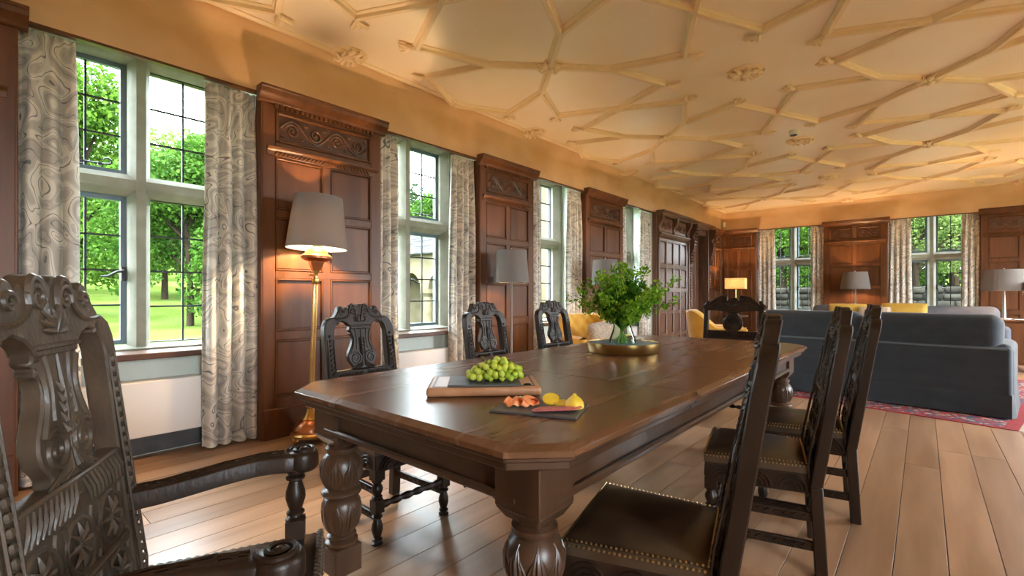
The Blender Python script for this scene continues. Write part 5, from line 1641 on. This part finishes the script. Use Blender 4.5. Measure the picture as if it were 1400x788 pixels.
TR = [('tall bright garden tree in the left light of the first window', -33.8, 3.9, 12.6, 5.0, 2.2, 9000, 0.42, 'fol_bright'),
      ('low-branched leafy tree in the right light of the first window', -26.1, 7.0, 8.6, 3.9, 0.9, 11000, 0.34, 'fol_mid'),
      ('pale feathery tree behind the low-branched tree, first window', -44.8, 10.3, 13.0, 5.5, 2.5, 8000, 0.5, 'fol_light'),
      ('broad tree on the far lawn edge beyond the first window', -51.9, 2.5, 15.0, 7.0, 2.0, 7000, 0.6, 'fol_mid'),
      ('rounded tree beside the first curtain outside the first window', -47.3, 16.1, 14.0, 6.5, 1.5, 8000, 0.55, 'fol_bright'),
      ('most distant tree across the lawn, seen through the first window', -71.0, 11.7, 17.0, 8.0, 2.0, 6000, 0.8, 'fol_bright')]
for i, (lb, x, y, H, Rc, low, n, sz, m) in enumerate(TR):
    tree(lb, x, y, H, Rc, low, n, sz, m, 40+i)
T2 = [('left wooded-hill tree seen above the slate roof, second window', -57.8, 39.4, 13.0, 7, 1.0, 5000, 0.8, 'fol_mid'),
      ('middle wooded-hill tree seen above the slate roof, second window', -67.8, 51.3, 15, 8, 1.0, 5000, 0.9, 'fol_dark'),
      ('right wooded-hill tree seen above the slate roof, second window', -57.7, 47.9, 13.0, 7, 1.0, 5000, 0.8, 'fol_mid')]
for i, (lb, x, y, H, Rc, low, n, sz, m) in enumerate(T2):
    tree(lb, x, y, H, Rc, low, n, sz, m, 60+i)
T3 = [('sunlit tree outside the far left window, left pane', -4.5, 22.5, 9.5, 3.6, 2.4, 8000, 0.30, 'fol_bright'),
      ('dark yew outside the far left window', -4.8, 29.6, 11, 4.4, 0.6, 9000, 0.36, 'fol_dark'),
      ('sunlit tree outside the far right window, left pane', -0.3, 24.0, 10, 3.8, 2.6, 8000, 0.30, 'fol_light'),
      ('tall green tree outside the far right window, right pane', 0.9, 27.0, 11, 4.4, 2.2, 9000, 0.34, 'fol_bright'),
      ('dark tree far behind the driveway, far right window', 0.7, 38.0, 13, 6.0, 0.5, 9000, 0.5, 'fol_dark'),
      ('dark tree on the bank between the far windows', -2.8, 35.9, 13, 6.0, 0.5, 9000, 0.5, 'fol_dark'),
      ('dark tree outside beyond the far right curtain', 2.3, 33.9, 12, 5.0, 0.8, 7000, 0.4, 'fol_dark'),
      ('dark tree outside left of the far left window', -8.7, 34.9, 12, 5.5, 0.5, 7000, 0.45, 'fol_dark')]
for i, (lb, x, y, H, Rc, low, n, sz, m) in enumerate(T3):
    tree(lb, x, y, H, Rc, low, int(n*1.8), sz*0.62, m, 80+i)
# gravel drive and low dry-stone wall beyond the far windows
gd = MB().box(-6, 14, FY+1.0, FY+4.2, -0.44, -0.38).build('gravel_drive', 'gravel')
tag(gd, 'pale gravel drive outside the far right window', 'driveway', kind='structure')
gw = thing('dry_stone_wall', 'dry-stone garden wall outside the far windows', 'garden wall', (0, FY+5.2, -0.45))
rr = random.Random(3)
MB().box(-7, 9, 0.06, 0.40, 0.0, 1.76).build('core', 'dark_void', gw)
stone_meshes = []
for k in range(8):
    w, h = rr.uniform(0.34, 0.62), 0.2
    me = soft_box(-w/2+0.008, w/2-0.008, -0.06, 0.06, -h/2+0.008, h/2-0.008, 0.035, 1).mesh('stone', smooth=60); me.materials.append(M['rubble'])
    stone_meshes.append((w, me))
for r in range(9):
    x = -6.0+rr.uniform(0, .3)
    while x < 5.2:
        w, me = rr.choice(stone_meshes)
        o = obj('stone', me, None, gw, (x+w/2, 0.05+rr.uniform(-.02,.02), 0.10+r*0.2)); x += w

# stone wing of the house seen through the second and third windows
def wing():
    t = thing('stone_wing', 'honey-coloured stone wing with arcade and slate roof outside the second window', 'building', (0, 10.2, -0.45))
    MB().box(-9.6, -4.75, 0.0, 6.0, 0.0, 6.5).build('tall_block', 'house_stone', t)
    for k in range(3):
        for j in range(2):
            w = MB()
            a = -9.0+k*1.5; z = 1.3+j*2.4
            for (x0, x1, z0, z1) in ((a,a+0.12,z,z+1.7),(a+0.98,a+1.1,z,z+1.7),(a,a+1.1,z,z+0.12),(a,a+1.1,z+1.58,z+1.7),(a+0.5,a+0.6,z,z+1.7)):
                w.box(x0, x1, -0.08, 0.04, z0, z1)
            wo = w.build('window', 'stone', t)
            MB().box(a+0.1, a+1.0, -0.02, 0.02, z+0.1, z+1.6).build('pane', 'dark_void', wo)
    MB().box(-17.5, -9.6, 1.6, 6.0, 0.0, 2.95).build('arcade_wall', 'house_stone', t)
    # arcade of round arches on piers
    ar = []
    x = -17.5
    n = 5; sp = 1.58
    for k in range(n):
        c = x+sp*(k+0.5); r = 0.58; zs = 1.75
        pts = [(x+sp*k, 2.95), (x+sp*k, zs)] + [(c-r*math.cos(PI*i/14), zs+r*math.sin(PI*i/14)) for i in range(15)] + [(x+sp*(k+1), zs), (x+sp*(k+1), 2.95)]
        MB().prism(pts, XZf, 0.0, 0.35).build('arch', 'house_stone', t)
    for k in range(n+1):
        c = x+sp*k
        MB().lathe([(0.24,0.0),(0.24,0.2),(0.18,0.26),(0.17,1.5),(0.2,1.54),(0.27,1.62),(0.27,1.76)], 14, (c, 0.18, 0)).build('pier', 'house_stone', t)
    # slate roof in courses
    me_ = {}
    for r in range(7):
        z0 = 2.92+r*0.15; y0 = -0.25+r*0.30
        for k in range(20):
            xx = -17.6+k*0.402+(0.2 if r % 2 else 0)
            if xx+0.4 > -9.55: continue
            if 's' not in me_:
                me = MB().add([(0,0,0),(0.395,0,0),(0.395,0.40,0.20),(0,0.40,0.20),(0,0,0.035),(0.395,0,0.035),(0.395,0.40,0.235),(0,0.40,0.235)],
                              [(0,3,2,1),(4,5,6,7),(0,1,5,4),(1,2,6,5),(2,3,7,6),(3,0,4,7)]).mesh('roof_slate', smooth=None)
                me.materials.append(M['roof_slate']); me_['s'] = me
            obj('roof_slate', me_['s'], None, t, (xx, y0, z0))
wing()
